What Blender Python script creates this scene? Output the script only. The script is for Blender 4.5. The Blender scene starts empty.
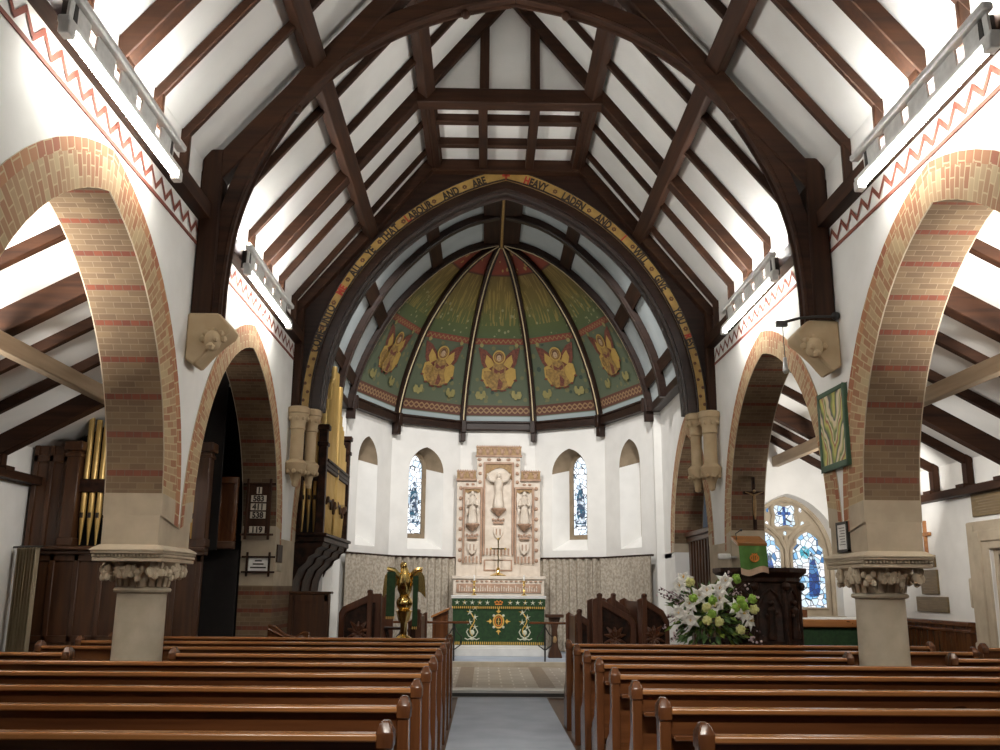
import bpy, bmesh, math, random
from mathutils import Vector, Matrix
random.seed(7)
SC = bpy.context.scene
COL = SC.collection
R = math.radians
PI = math.pi

# ------------------------------------------------------------------ camera
F_PX, PITCH, YAW, ROLL = 935.0, 0.2236, 0.01399, 0.00816
EYE = Vector((-0.304, 0.0, 1.75))
def _ray(u, v):
    u, v = u - 500.0, v - 375.0
    c, s = math.cos(ROLL), math.sin(ROLL)
    u, v = u * c + v * s, -u * s + v * c
    x, y, z = u / F_PX, 1.0, -v / F_PX
    cp, sp = math.cos(PITCH), math.sin(PITCH)
    y, z = y * cp - z * sp, y * sp + z * cp
    cy, sy = math.cos(YAW), math.sin(YAW)
    return Vector((x * cy + y * sy, -x * sy + y * cy, z))
fw = _ray(500, 375)
rt = (_ray(501, 375) - fw) * F_PX
up = (fw - _ray(500, 376)) * F_PX
cam_data = bpy.data.cameras.new('camera')
cam = bpy.data.objects.new('camera', cam_data)
COL.objects.link(cam)
cam.matrix_world = Matrix(((rt.x, up.x, -fw.x, EYE.x), (rt.y, up.y, -fw.y, EYE.y), (rt.z, up.z, -fw.z, EYE.z), (0, 0, 0, 1)))
cam_data.sensor_width = 36.0
cam_data.lens = F_PX / 1000.0 * 36.0
cam_data.clip_end = 200
SC.camera = cam

# ------------------------------------------------------------------ world, view, lights
SC.view_settings.view_transform = 'Standard'
SC.view_settings.look = 'None'
SC.view_settings.gamma = 1.0
SC.view_settings.use_curve_mapping = False
SC.view_settings.exposure = 0.0
SC.cycles.use_denoising = True
SC.cycles.max_bounces = 8
SC.cycles.diffuse_bounces = 5
SC.cycles.sample_clamp_indirect = 6.0
world = bpy.data.worlds.new('world')
SC.world = world
world.use_nodes = True
bg = world.node_tree.nodes['Background']
bg.inputs[0].default_value = (0.80, 0.88, 1.0, 1)
bg.inputs[1].default_value = 0.06

def area_light(name, loc, target, size, size_y, power, color=(1, 0.96, 0.88), spread=180):
    l = bpy.data.lights.new(name, 'AREA')
    l.shape = 'RECTANGLE'; l.size = size; l.size_y = size_y; l.energy = power; l.color = color; l.spread = R(spread)
    o = bpy.data.objects.new(name, l); COL.objects.link(o)
    o.location = loc
    o.rotation_euler = (Vector(target) - Vector(loc)).to_track_quat('-Z', 'Y').to_euler()
    return o
TUBE_POWER, UPPER_POWER = 40.0, 235.0
# lamps standing behind the chancel arch and in the aisles, plus added fill lights
for sx in (-1, 1):
    area_light('chancel_lamp', (sx * 1.9, 16.8, 8.15), (sx * 0.3, 23.6, 2.6), 0.5, 0.3, 118, (1, 0.97, 0.93), 100)
    area_light('aisle_lamp', (sx * 6.3, 7.0, 2.9), (sx * 5.6, 9.0, 5.6), 1.6, 0.3, 280, (1, 0.96, 0.90), 78)
    area_light('aisle_wall_fill', (sx * 5.0, 12.6, 3.5), (sx * 7.2, 13.4, 2.0), 0.6, 0.2, 34 if sx > 0 else 14, (1, 0.96, 0.90), 165)  # added fill, hidden by the piers, to brighten the aisle outer walls
    if sx > 0: area_light('chapel_fill', (sx * 5.9, 14.6, 2.9), (sx * 5.4, 17.6, 4.4), 0.6, 0.3, 80, (1, 0.96, 0.90), 140)  # added fill behind the right pier to brighten the far aisle roof
    area_light('nave_fill', (sx * 0.8, 0.5, 7.0), (sx * 0.6, 8.5, 0.0), 1.0, 0.4, 42, (1, 0.93, 0.82), 62)  # added fill from behind the camera for the carpet and pew backs

# ------------------------------------------------------------------ materials
def new_mat(name):
    m = bpy.data.materials.new(name); m.use_nodes = True
    nt = m.node_tree
    return m, nt, nt.nodes['Principled BSDF']
class NT:
    """Short helpers to wire nodes."""
    def __init__(s, nt): s.nt = nt
    def n(s, t, **kw):
        nd = s.nt.nodes.new(t)
        for k, v in kw.items(): setattr(nd, k, v)
        return nd
    def l(s, a, b): s.nt.links.new(a, b)
    def set(s, sock, v):
        if hasattr(v, 'is_linked') or isinstance(v, bpy.types.NodeSocket): s.l(v, sock)
        else: sock.default_value = v
    def m(s, op, a, b=0.0, c=None):
        nd = s.n('ShaderNodeMath', operation=op)
        s.set(nd.inputs[0], a); s.set(nd.inputs[1], b)
        if c is not None: s.set(nd.inputs[2], c)
        return nd.outputs[0]
    def mix(s, f, a, b, mode='MIX'):
        nd = s.n('ShaderNodeMix', data_type='RGBA', blend_type=mode)
        s.set(nd.inputs[0], f)
        s.set(nd.inputs[6], a if isinstance(a, bpy.types.NodeSocket) else (*a[:3], 1))
        s.set(nd.inputs[7], b if isinstance(b, bpy.types.NodeSocket) else (*b[:3], 1))
        return nd.outputs[2]
    def coord(s, which='Object', scale=(1, 1, 1)):
        tc = s.n('ShaderNodeTexCoord'); mp = s.n('ShaderNodeMapping')
        mp.inputs['Scale'].default_value = scale
        s.l(tc.outputs[which], mp.inputs[0]); return mp.outputs[0]
    def noise(s, vec, scale=1.0, detail=3.0):
        nd = s.n('ShaderNodeTexNoise'); nd.inputs['Scale'].default_value = scale; nd.inputs['Detail'].default_value = detail
        s.l(vec, nd.inputs['Vector']); return nd.outputs['Fac']
    def ramp(s, fac, stops, interp='LINEAR'):
        nd = s.n('ShaderNodeValToRGB'); cr = nd.color_ramp; cr.interpolation = interp
        while len(cr.elements) < len(stops): cr.elements.new(0.5)
        for e, (p, c) in zip(cr.elements, stops):
            e.position = p; e.color = (*c[:3], 1)
        s.l(fac, nd.inputs[0]); return nd.outputs[0]
def noisy(name, c1, c2, rough=0.7, scale=6.0, stretch=(1, 1, 1), metal=0.0, bump=0.0, spec=0.5, lo=0.35, hi=0.65):
    m, nt, b = new_mat(name); t = NT(nt)
    v = t.coord('Object', stretch)
    f = t.noise(v, scale, 5)
    t.l(t.ramp(f, [(lo, c1), (hi, c2)]), b.inputs['Base Color'])
    b.inputs['Roughness'].default_value = rough; b.inputs['Metallic'].default_value = metal
    b.inputs['Specular IOR Level'].default_value = spec
    if bump:
        bp = t.n('ShaderNodeBump'); bp.inputs['Strength'].default_value = bump; bp.inputs['Distance'].default_value = 0.02
        t.l(f, bp.inputs['Height']); t.l(bp.outputs[0], b.inputs['Normal'])
    return m
def flat(name, c, rough=0.6, metal=0.0, emit=0.0):
    m, nt, b = new_mat(name); t = NT(nt)
    f = t.noise(t.coord('Object'), 14.0, 3)
    t.l(t.ramp(f, [(0.3, tuple(x * 0.88 for x in c)), (0.7, tuple(min(1, x * 1.08) for x in c))]), b.inputs['Base Color'])
    b.inputs['Roughness'].default_value = rough; b.inputs['Metallic'].default_value = metal
    if emit:
        b.inputs['Emission Color'].default_value = (*c, 1); b.inputs['Emission Strength'].default_value = emit
    return m
def wood(name, c1, c2, rough=0.4, axis=2, scale=5.0, spec=0.5, knots=False):
    st = [9, 9, 9]; st[axis] = 0.7
    m, nt, b = new_mat(name); t = NT(nt)
    v = t.coord('Object', st); f = t.noise(v, scale / 5.0 * 1.6, 6)
    base = t.ramp(f, [(0.3, c1), (0.7, c2)])
    if knots:
        st2 = [4, 4, 4]; st2[axis] = 1.2
        f2 = t.noise(t.coord('Object', st2), 1.5, 2)
        base = t.mix(t.m('MULTIPLY', t.m('GREATER_THAN', f2, 0.70), 0.8), base, tuple(x * 0.2 for x in c1))
    t.l(base, b.inputs['Base Color'])
    b.inputs['Roughness'].default_value = rough; b.inputs['Specular IOR Level'].default_value = spec
    return m
def brick_tex(t, uv, c1, c2, mortar, bw=0.24, rh=0.08, ms=0.006, bias=0.0):
    nd = t.n('ShaderNodeTexBrick')
    nd.inputs['Scale'].default_value = 1.0; nd.inputs['Brick Width'].default_value = bw; nd.inputs['Row Height'].default_value = rh
    nd.inputs['Mortar Size'].default_value = ms; nd.inputs['Bias'].default_value = bias
    nd.inputs['Color1'].default_value = (*c1, 1); nd.inputs['Color2'].default_value = (*c2, 1); nd.inputs['Mortar'].default_value = (*mortar, 1)
    t.l(uv, nd.inputs['Vector']); return nd
BUFF1, BUFF2, RED1, RED2, MORT = (0.190, 0.125, 0.066), (0.130, 0.080, 0.042), (0.185, 0.046, 0.018), (0.125, 0.030, 0.013), (0.215, 0.155, 0.095)
def banded_brick(name, period=6, stone_to=None):
    """Buff bricks with one red course in every `period`; UV in metres."""
    m, nt, b = new_mat(name); t = NT(nt)
    tc = t.n('ShaderNodeTexCoord'); uv = tc.outputs['UV']
    sp = t.n('ShaderNodeSeparateXYZ'); t.l(uv, sp.inputs[0])
    v = sp.outputs[1]
    buff = brick_tex(t, uv, BUFF1, BUFF2, MORT, 0.21, 0.0667, 0.005).outputs[0]
    red = brick_tex(t, uv, RED1, RED2, (0.13, 0.08, 0.05), 0.105, 0.0667, 0.005).outputs[0]
    row = t.m('FLOOR', t.m('DIVIDE', v, 0.0667))
    isred = t.m('LESS_THAN', t.m('MODULO', t.m('ADD', row, 600), float(period)), 0.5)
    col = t.mix(isred, buff, red)
    nz = t.noise(t.coord('UV', (1, 1, 1)), 1.7, 4)
    col = t.mix(1.0, col, t.ramp(nz, [(0.3, (0.72, 0.72, 0.72)), (0.7, (1.0, 1.0, 1.0))]), 'MULTIPLY')
    t.l(col, b.inputs['Base Color']); b.inputs['Roughness'].default_value = 0.85
    return m
def voussoir_brick(name, c1, c2, bw, rh):
    m, nt, b = new_mat(name); t = NT(nt)
    tc = t.n('ShaderNodeTexCoord')
    nd = brick_tex(t, tc.outputs['UV'], c1, c2, (0.50, 0.38, 0.22), bw, rh, 0.007)
    t.l(nd.outputs[0], b.inputs['Base Color']); b.inputs['Roughness'].default_value = 0.85
    return m
M = {}
M['plaster'] = noisy('white_plaster', (0.80, 0.79, 0.76), (0.86, 0.85, 0.82), 0.9, 2.5)
M['roof_plaster'] = noisy('roof_plaster', (0.76, 0.75, 0.72), (0.82, 0.81, 0.78), 0.9, 2.0)
M['vault'] = noisy('vault_blue_grey', (0.46, 0.52, 0.54), (0.53, 0.59, 0.61), 0.8, 2.0)
for ax in (0, 1, 2):
    M['timber%d' % ax] = wood('dark_timber_%s' % 'xyz'[ax], (0.017, 0.0068, 0.0034), (0.046, 0.0178, 0.0078), 0.62, ax, 5, 0.18)
    M['lacquer%d' % ax] = wood('chancel_timber_%s' % 'xyz'[ax], (0.013, 0.0062, 0.0042), (0.034, 0.0155, 0.0095), 0.42, ax, 5, 0.3)
    M['pew%d' % ax] = wood('pew_wood_%s' % 'xyz'[ax], (0.072, 0.024, 0.009), (0.135, 0.050, 0.017), 0.24, ax, 5, 0.5, ax == 0)
    M['oak%d' % ax] = wood('dark_oak_%s' % 'xyz'[ax], (0.040, 0.015, 0.006), (0.088, 0.034, 0.012), 0.42, ax)
for ax in (1, 2): M['stall%d' % ax] = wood('stall_oak_%s' % 'xyz'[ax], (0.075, 0.024, 0.010), (0.135, 0.046, 0.018), 0.4, ax)
M['rail'] = wood('pew_rail_wood', (0.26, 0.100, 0.032), (0.38, 0.168, 0.056), 0.22, 0, 5, 0.6, True)  # paler than the pew wood; the rails' highlights put into its colour
M['aisle_timber'] = wood('purlin_lit_tone', (0.26, 0.19, 0.12), (0.36, 0.27, 0.18), 0.7, 1)  # light on the purlin's face put into the wood colour
M['black'] = flat('black_iron', (0.02, 0.018, 0.016), 0.5)
M['carved'] = noisy('carved_black_oak', (0.010, 0.0045, 0.003), (0.042, 0.016, 0.008), 0.5, 9, (1, 1, 1), 0, 0.6, 0.2)
M['stone'] = noisy('buff_stone', (0.40, 0.33, 0.24), (0.50, 0.42, 0.31), 0.85, 3.0, (1, 1, 1), 0, 0.1)
M['stone_grey'] = noisy('grey_stone', (0.42, 0.365, 0.275), (0.51, 0.45, 0.35), 0.85, 4.0, (1, 1, 1), 0, 0.1)
M['corbel'] = noisy('tan_stone', (0.46, 0.34, 0.20), (0.56, 0.43, 0.27), 0.8, 3.0, (1, 1, 1), 0, 0.1)
M['win_stone'] = noisy('window_stone', (0.22, 0.165, 0.105), (0.29, 0.22, 0.145), 0.85, 4.0)
M['brick'] = banded_brick('banded_brick')
M['ring'] = voussoir_brick('arch_voussoirs', (0.44, 0.335, 0.19), (0.30, 0.12, 0.058), 0.19, 0.075)
M['ringred'] = voussoir_brick('arch_hood_bricks', (0.30, 0.10, 0.05), (0.42, 0.21, 0.10), 0.22, 0.11)
M['ochre'] = noisy('red_ochre_paint', (0.17, 0.045, 0.028), (0.23, 0.065, 0.04), 0.8, 8.0)
M['flowerbrown'] = flat('brown_flower_paint', (0.13, 0.055, 0.02), 0.6)
M['gold_paint'] = noisy('gold_band', (0.34, 0.205, 0.055), (0.46, 0.295, 0.085), 0.5, 8.0)
M['ink'] = flat('black_lettering', (0.025, 0.015, 0.01), 0.6)
M['redink'] = flat('red_lettering', (0.42, 0.035, 0.02), 0.6)
M['brass'] = noisy('polished_brass', (0.80, 0.55, 0.18), (0.90, 0.68, 0.28), 0.18, 5, (1, 1, 1), 1.0)
M['pipe'] = noisy('gilded_pipe', (0.60, 0.39, 0.12), (0.72, 0.50, 0.19), 0.36, 5, (1, 1, 0.2), 0.5)
M['white'] = flat('white_enamel', (0.78, 0.78, 0.76), 0.35)
M['grey_metal'] = flat('grey_reflector', (0.42, 0.42, 0.41), 0.35, 0.4)
M['carpet'] = noisy('blue_grey_carpet', (0.36, 0.405, 0.48), (0.44, 0.485, 0.56), 0.95, 2.0)
M['cream'] = flat('cream_line', (0.75, 0.62, 0.38), 0.5)
M['card'] = flat('cream_card', (0.55, 0.50, 0.40), 0.7)
M['paper'] = flat('white_paper', (0.82, 0.81, 0.78), 0.7)
M['green'] = noisy('green_brocade', (0.008, 0.034, 0.008), (0.015, 0.056, 0.012), 0.75, 18.0)
M['green2'] = noisy('green_cloth', (0.055, 0.14, 0.020), (0.075, 0.19, 0.03), 0.8, 8.0)
M['gold_thread'] = flat('gold_thread', (0.72, 0.45, 0.10), 0.45)
M['silver_thread'] = flat('pale_thread', (0.66, 0.66, 0.52), 0.6)
M['linen'] = flat('white_linen', (0.82, 0.82, 0.80), 0.8)
M['orange_thread'] = flat('orange_thread', (0.75, 0.25, 0.04), 0.6)
M['alabaster'] = noisy('cream_alabaster', (0.60, 0.52, 0.43), (0.72, 0.64, 0.55), 0.6, 6.0)
M['alab_pink'] = noisy('pink_stone', (0.35, 0.215, 0.145), (0.46, 0.30, 0.21), 0.6, 6.0)
M['gilt'] = noisy('gilded_carving', (0.22, 0.13, 0.05), (0.36, 0.225, 0.095), 0.5, 16.0, (1, 1, 1), 0.1)
M['marble'] = noisy('pale_marble', (0.62, 0.61, 0.58), (0.74, 0.73, 0.70), 0.5, 3.0)
M['bronze'] = noisy('bronze_plaque', (0.15, 0.10, 0.042), (0.21, 0.145, 0.062), 0.45, 3.0, (1, 1, 8), 0.05)
M['shadow_void'] = flat('painted_shade', (0.012, 0.009, 0.008), 0.9)  # near-black colour standing in for deep shade
M['floorwood'] = wood('floor_boards', (0.07, 0.035, 0.018), (0.12, 0.06, 0.03), 0.5, 1)
m, nt, b = new_mat('fluorescent_tube'); b.inputs['Base Color'].default_value = (1, 1, 1, 1)
b.inputs['Emission Color'].default_value = (1.0, 0.975, 0.90, 1); b.inputs['Emission Strength'].default_value = TUBE_POWER
M['tube'] = m
m, nt, b = new_mat('upper_tube'); b.inputs['Base Color'].default_value = (1, 1, 1, 1)
b.inputs['Emission Color'].default_value = (1.0, 0.98, 0.93, 1); b.inputs['Emission Strength'].default_value = UPPER_POWER
M['tube_up'] = m
# damask curtain
m, nt, b = new_mat('damask_curtain'); t = NT(nt)
v = t.coord('Object', (22, 22, 16))
f = t.noise(v, 1.0, 3)
t.l(t.ramp(f, [(0.40, (0.33, 0.285, 0.225)), (0.50, (0.41, 0.36, 0.29)), (0.62, (0.50, 0.44, 0.36))]), b.inputs['Base Color'])
b.inputs['Roughness'].default_value = 0.8
M['curtain'] = m
M['curtain2'] = noisy('tan_curtain', (0.24, 0.19, 0.12), (0.33, 0.27, 0.18), 0.85, 3.0, (6, 6, 0.5))
# chancel tiles
m, nt, b = new_mat('chancel_tiles'); t = NT(nt)
nd = brick_tex(t, t.coord('Object'), (0.42, 0.37, 0.31), (0.33, 0.27, 0.21), (0.62, 0.58, 0.52), 0.42, 0.30, 0.016)
t.l(nd.outputs[0], b.inputs['Base Color']); b.inputs['Roughness'].default_value = 0.35
M['tiles'] = m
M['tile_strip'] = noisy('brown_tile_strip', (0.22, 0.16, 0.11), (0.28, 0.21, 0.15), 0.4, 9.0)
# stained glass: lead-lined quarries lit from outside
def glass(name, stops, strength, scale=11.0):
    m, nt, b = new_mat(name); t = NT(nt)
    v = t.coord('Object')
    vo = t.n('ShaderNodeTexVoronoi'); vo.inputs['Scale'].default_value = scale; t.l(v, vo.inputs['Vector'])
    ve = t.n('ShaderNodeTexVoronoi', feature='DISTANCE_TO_EDGE'); ve.inputs['Scale'].default_value = scale; t.l(v, ve.inputs['Vector'])
    sp = t.n('ShaderNodeSeparateColor'); t.l(vo.outputs['Color'], sp.inputs[0])
    col = t.ramp(sp.outputs[0], stops, 'CONSTANT')
    lead = t.m('LESS_THAN', ve.outputs['Distance'], 0.045)
    col = t.mix(lead, col, (0.02, 0.025, 0.03))
    b.inputs['Base Color'].default_value = (0.03, 0.03, 0.04, 1); b.inputs['Roughness'].default_value = 0.2
    t.l(col, b.inputs['Emission Color']); b.inputs['Emission Strength'].default_value = strength
    return m
M['glass'] = glass('stained_glass_pale', [(0.0, (0.85, 0.95, 1.0)), (0.30, (0.55, 0.78, 1.0)), (0.45, (0.95, 0.97, 1.0)), (0.70, (0.25, 0.55, 0.85)), (0.80, (0.75, 0.88, 0.95)), (0.93, (0.05, 0.20, 0.45))], 1.1, 9.0)
M['glass2'] = glass('stained_glass_white', [(0.0, (0.92, 0.96, 1.0)), (0.5, (0.80, 0.90, 1.0)), (0.85, (0.65, 0.78, 0.9)), (0.95, (0.35, 0.45, 0.55))], 1.5, 7.0)
M['glass_blue'] = glass('stained_glass_blue', [(0.0, (0.02, 0.07, 0.30)), (0.5, (0.04, 0.16, 0.55)), (0.8, (0.10, 0.30, 0.65))], 0.8, 12.0)
M['glass_dark'] = glass('stained_glass_dark', [(0.0, (0.04, 0.08, 0.14)), (0.4, (0.02, 0.12, 0.20)), (0.6, (0.35, 0.45, 0.55)), (0.8, (0.75, 0.85, 0.95))], 1.0, 14.0)
M['glass_teal'] = glass('stained_glass_teal', [(0.0, (0.05, 0.45, 0.60)), (0.5, (0.20, 0.70, 0.85)), (0.8, (0.55, 0.85, 0.95))], 0.9, 14.0)
# painted half dome: UV in metres (u across the bay, v height)
def dome_paint():
    m, nt, b = new_mat('painted_dome'); t = NT(nt)
    tc = t.n('ShaderNodeTexCoord'); sp = t.n('ShaderNodeSeparateXYZ'); t.l(tc.outputs['UV'], sp.inputs[0])
    u, v = sp.outputs[0], sp.outputs[1]
    h = t.m('DIVIDE', t.m('SUBTRACT', v, 5.7), 4.0)
    P = lambda z: (z - 5.7) / 4.0
    G1, G2 = (0.088, 0.108, 0.066), (0.072, 0.105, 0.045)
    base = t.ramp(h, [(0.0, (0.36, 0.42, 0.43)), (P(6.15), (0.36, 0.42, 0.43)), (P(6.16), G1), (P(7.9), G1), (P(8.05), G2), (P(8.45), (0.105, 0.125, 0.04)), (P(8.92), (0.185, 0.14, 0.035)), (P(9.34), (0.21, 0.14, 0.035)), (P(9.35), (0.05, 0.03, 0.02)), (P(9.39), (0.30, 0.05, 0.025)), (1.0, (0.22, 0.045, 0.025))])
    # rosettes and leaves scattered on the field
    comb = t.n('ShaderNodeCombineXYZ'); t.l(u, comb.inputs[0]); t.l(v, comb.inputs[1])
    vo = t.n('ShaderNodeTexVoronoi'); vo.inputs['Scale'].default_value = 3.2; vo.inputs['Randomness'].default_value = 0.7; t.l(comb.outputs[0], vo.inputs['Vector'])
    infield = t.m('MULTIPLY', t.m('GREATER_THAN', v, 6.5), t.m('LESS_THAN', v, 7.9))
    base = t.mix(t.m('MULTIPLY', infield, t.m('MULTIPLY', t.m('LESS_THAN', vo.outputs['Distance'], 0.20), 0.75)), base, (0.022, 0.045, 0.040))
    vo3 = t.n('ShaderNodeTexVoronoi'); vo3.inputs['Scale'].default_value = 4.4; t.l(comb.outputs[0], vo3.inputs['Vector'])
    base = t.mix(t.m('MULTIPLY', infield, t.m('MULTIPLY', t.m('LESS_THAN', vo3.outputs['Distance'], 0.27), 0.5)), base, (0.20, 0.17, 0.06))
    vo2 = t.n('ShaderNodeTexVoronoi'); vo2.inputs['Scale'].default_value = 6.5; t.l(comb.outputs[0], vo2.inputs['Vector'])
    inup = t.m('MULTIPLY', t.m('GREATER_THAN', v, 8.1), t.m('LESS_THAN', v, 8.75))
    base = t.mix(t.m('MULTIPLY', inup, t.m('MULTIPLY', t.m('LESS_THAN', vo2.outputs['Distance'], 0.20), 0.6)), base, (0.38, 0.36, 0.20))
    red = t.m('GREATER_THAN', v, 9.40)
    base = t.mix(t.m('MULTIPLY', red, t.m('MULTIPLY', t.m('LESS_THAN', vo2.outputs['Distance'], 0.22), 0.8)), base, (0.55, 0.36, 0.10))
    # golden rays
    rv = t.n('ShaderNodeMapping'); rv.inputs['Scale'].default_value = (22, 2.2, 1); t.l(comb.outputs[0], rv.inputs[0])
    rays = t.noise(rv.outputs[0], 1.0, 2)
    inr = t.m('MULTIPLY', t.m('GREATER_THAN', v, 8.35), t.m('LESS_THAN', v, 9.34))
    base = t.mix(t.m('MULTIPLY', inr, t.m('MULTIPLY', t.m('GREATER_THAN', rays, 0.55), 0.6)), base, (0.36, 0.26, 0.07))
    # guilloche border at the foot
    def wave(ph, c):
        w = t.m('ADD', 6.31, t.m('MULTIPLY', 0.06, t.m('SINE', t.m('ADD', t.m('MULTIPLY', u, 21.0), ph))))
        return t.m('LESS_THAN', t.m('ABSOLUTE', t.m('SUBTRACT', v, w)), 0.022)
    inb = t.m('MULTIPLY', t.m('GREATER_THAN', v, 6.18), t.m('LESS_THAN', v, 6.44))
    base = t.mix(inb, base, (0.10, 0.035, 0.022))
    base = t.mix(t.m('MULTIPLY', inb, t.m('MAXIMUM', wave(0, 0), wave(PI, 0))), base, (0.27, 0.17, 0.085))
    # red and gold line
    inl = t.m('MULTIPLY', t.m('GREATER_THAN', v, 7.93), t.m('LESS_THAN', v, 8.07))
    zig = t.m('LESS_THAN', t.m('ABSOLUTE', t.m('SUBTRACT', v, t.m('ADD', 8.0, t.m('MULTIPLY', 0.03, t.m('SINE', t.m('MULTIPLY', u, 50.0)))))), 0.018)
    base = t.mix(inl, base, (0.20, 0.045, 0.03))
    base = t.mix(t.m('MULTIPLY', inl, zig), base, (0.27, 0.16, 0.065))
    t.l(base, b.inputs['Base Color']); b.inputs['Roughness'].default_value = 0.6
    return m
M['dome'] = dome_paint()

# ------------------------------------------------------------------ mesh helpers
def V(*a): return Vector(a)
class MB:
    """Collects shapes; build() links them as ONE mesh object."""
    def __init__(s): s.v = []; s.f = []; s.mi = []; s.sm = []; s.uv = []
    def add(s, verts, faces, mi=0, smooth=False, uvs=None):
        o = len(s.v); s.v += [Vector(p) for p in verts]
        for k, f in enumerate(faces):
            s.f.append([o + i for i in f]); s.mi.append(mi); s.sm.append(smooth)
            s.uv.append(uvs[k] if uvs else None)
        return s
    def box(s, x0, x1, y0, y1, z0, z1, mi=0):
        vs = [(x, y, z) for x in (x0, x1) for y in (y0, y1) for z in (z0, z1)]
        return s.add(vs, [(0, 1, 3, 2), (4, 6, 7, 5), (0, 4, 5, 1), (2, 3, 7, 6), (0, 2, 6, 4), (1, 5, 7, 3)], mi)
    def bar(s, a, b, w, h, mi=0, upv=(0, 0, 1)):
        """Rectangular bar from a to b; w across, h along upv."""
        a, b = Vector(a), Vector(b); d = (b - a).normalized(); u = Vector(upv)
        sd = d.cross(u)
        if sd.length < 1e-4: sd = d.cross(V(1, 0, 0))
        sd.normalize(); u = sd.cross(d).normalized()
        vs = [p + sd * (w / 2 * i) + u * (h / 2 * j) for p in (a, b) for i in (-1, 1) for j in (-1, 1)]
        return s.add(vs, [(0, 1, 3, 2), (4, 6, 7, 5), (0, 4, 5, 1), (2, 3, 7, 6), (0, 2, 6, 4), (1, 5, 7, 3)], mi)
    def prism(s, poly, axis, a, b, mi=0, smooth=False):
        """Polygon (2-D pts in the other two axes, cyclic order) extruded along axis from a to b."""
        def pt(p, t):
            return {0: (t, p[0], p[1]), 1: (p[0], t, p[1]), 2: (p[0], p[1], t)}[axis]
        n = len(poly); vs = [pt(p, a) for p in poly] + [pt(p, b) for p in poly]
        fs = [tuple(range(n))[::-1], tuple(range(n, 2 * n))]
        s.add(vs, fs, mi)
        return s.add(vs, [(i, (i + 1) % n, n + (i + 1) % n, n + i) for i in range(n)], mi, smooth)
    def strip(s, A, B, mi=0, smooth=False, uv=None):
        n = len(A)
        us = [[uv[0][i], uv[0][i + 1], uv[1][i + 1], uv[1][i]] for i in range(n - 1)] if uv else None
        return s.add(list(A) + list(B), [(i, i + 1, n + i + 1, n + i) for i in range(n - 1)], mi, smooth, us)
    def band(s, inner, outer, axis, a, b, mi=0):
        """Solid between two polylines of equal length, extruded along axis."""
        return s.prism(list(inner) + list(outer)[::-1], axis, a, b, mi) if False else s._band(inner, outer, axis, a, b, mi)
    def _band(s, inner, outer, axis, a, b, mi):
        def pt(p, t): return {0: (t, p[0], p[1]), 1: (p[0], t, p[1]), 2: (p[0], p[1], t)}[axis]
        n = len(inner)
        L = [[pt(p, a) for p in inner], [pt(p, a) for p in outer], [pt(p, b) for p in outer], [pt(p, b) for p in inner]]
        vs = sum(L, []); fs = []
        for k in range(4):
            k2 = (k + 1) % 4
            for i in range(n - 1): fs.append((k * n + i, k * n + i + 1, k2 * n + i + 1, k2 * n + i))
        fs.append((0, n, 2 * n, 3 * n)); fs.append((n - 1, 4 * n - 1, 3 * n - 1, 2 * n - 1))
        return s.add(vs, fs, mi)
    def tube(s, pts, r, mi=0, n=8, cap=True):
        pts = [Vector(p) for p in pts]; rs = r if isinstance(r, (list, tuple)) else [r] * len(pts)
        vs = []; ref = None
        for i, p in enumerate(pts):
            d = (pts[min(i + 1, len(pts) - 1)] - pts[max(i - 1, 0)]).normalized()
            if ref is None:
                ref = d.cross(V(0, 0, 1))
                if ref.length < 1e-3: ref = d.cross(V(1, 0, 0))
            ref = (ref - d * ref.dot(d)).normalized(); o = d.cross(ref)
            vs += [p + (ref * math.cos(2 * PI * k / n) + o * math.sin(2 * PI * k / n)) * rs[i] for k in range(n)]
        fs = [(i * n + k, i * n + (k + 1) % n, (i + 1) * n + (k + 1) % n, (i + 1) * n + k) for i in range(len(pts) - 1) for k in range(n)]
        s.add(vs, fs, mi, True)
        if cap: s.add(vs[:n] + vs[-n:], [tuple(range(n))[::-1], tuple(range(n, 2 * n))], mi)
        return s
    def lathe(s, prof, c=(0, 0, 0), n=16, mi=0, smooth=True, a0=0.0, axis='Z'):
        """Profile of (radius, height) turned about an axis through c."""
        vs = []
        for r, z in prof:
            for k in range(n):
                a = a0 + 2 * PI * k / n; x, y = r * math.cos(a), r * math.sin(a)
                vs.append({'Z': V(x, y, z), 'Y': V(x, z, y), 'X': V(z, x, y)}[axis] + Vector(c))
        m_ = len(prof)
        fs = [(i * n + k, i * n + (k + 1) % n, (i + 1) * n + (k + 1) % n, (i + 1) * n + k) for i in range(m_ - 1) for k in range(n)]
        s.add(vs, fs, mi, smooth)
        return s.add(vs[:n] + vs[-n:], [tuple(range(n))[::-1], tuple(range(n, 2 * n))], mi)
    def ball(s, c, r, mi=0, n=10, sc=(1, 1, 1), rot=None):
        m_ = max(4, n // 2 + 1); vs = []
        for i in range(m_ + 1):
            p = PI * i / m_
            for k in range(n):
                a = 2 * PI * k / n
                q = V(r * sc[0] * math.sin(p) * math.cos(a), r * sc[1] * math.sin(p) * math.sin(a), r * sc[2] * math.cos(p))
                if rot is not None: q = rot @ q
                vs.append(q + Vector(c))
        return s.add(vs, [(i * n + k, i * n + (k + 1) % n, (i + 1) * n + (k + 1) % n, (i + 1) * n + k) for i in range(m_) for k in range(n)], mi, True)
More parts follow.
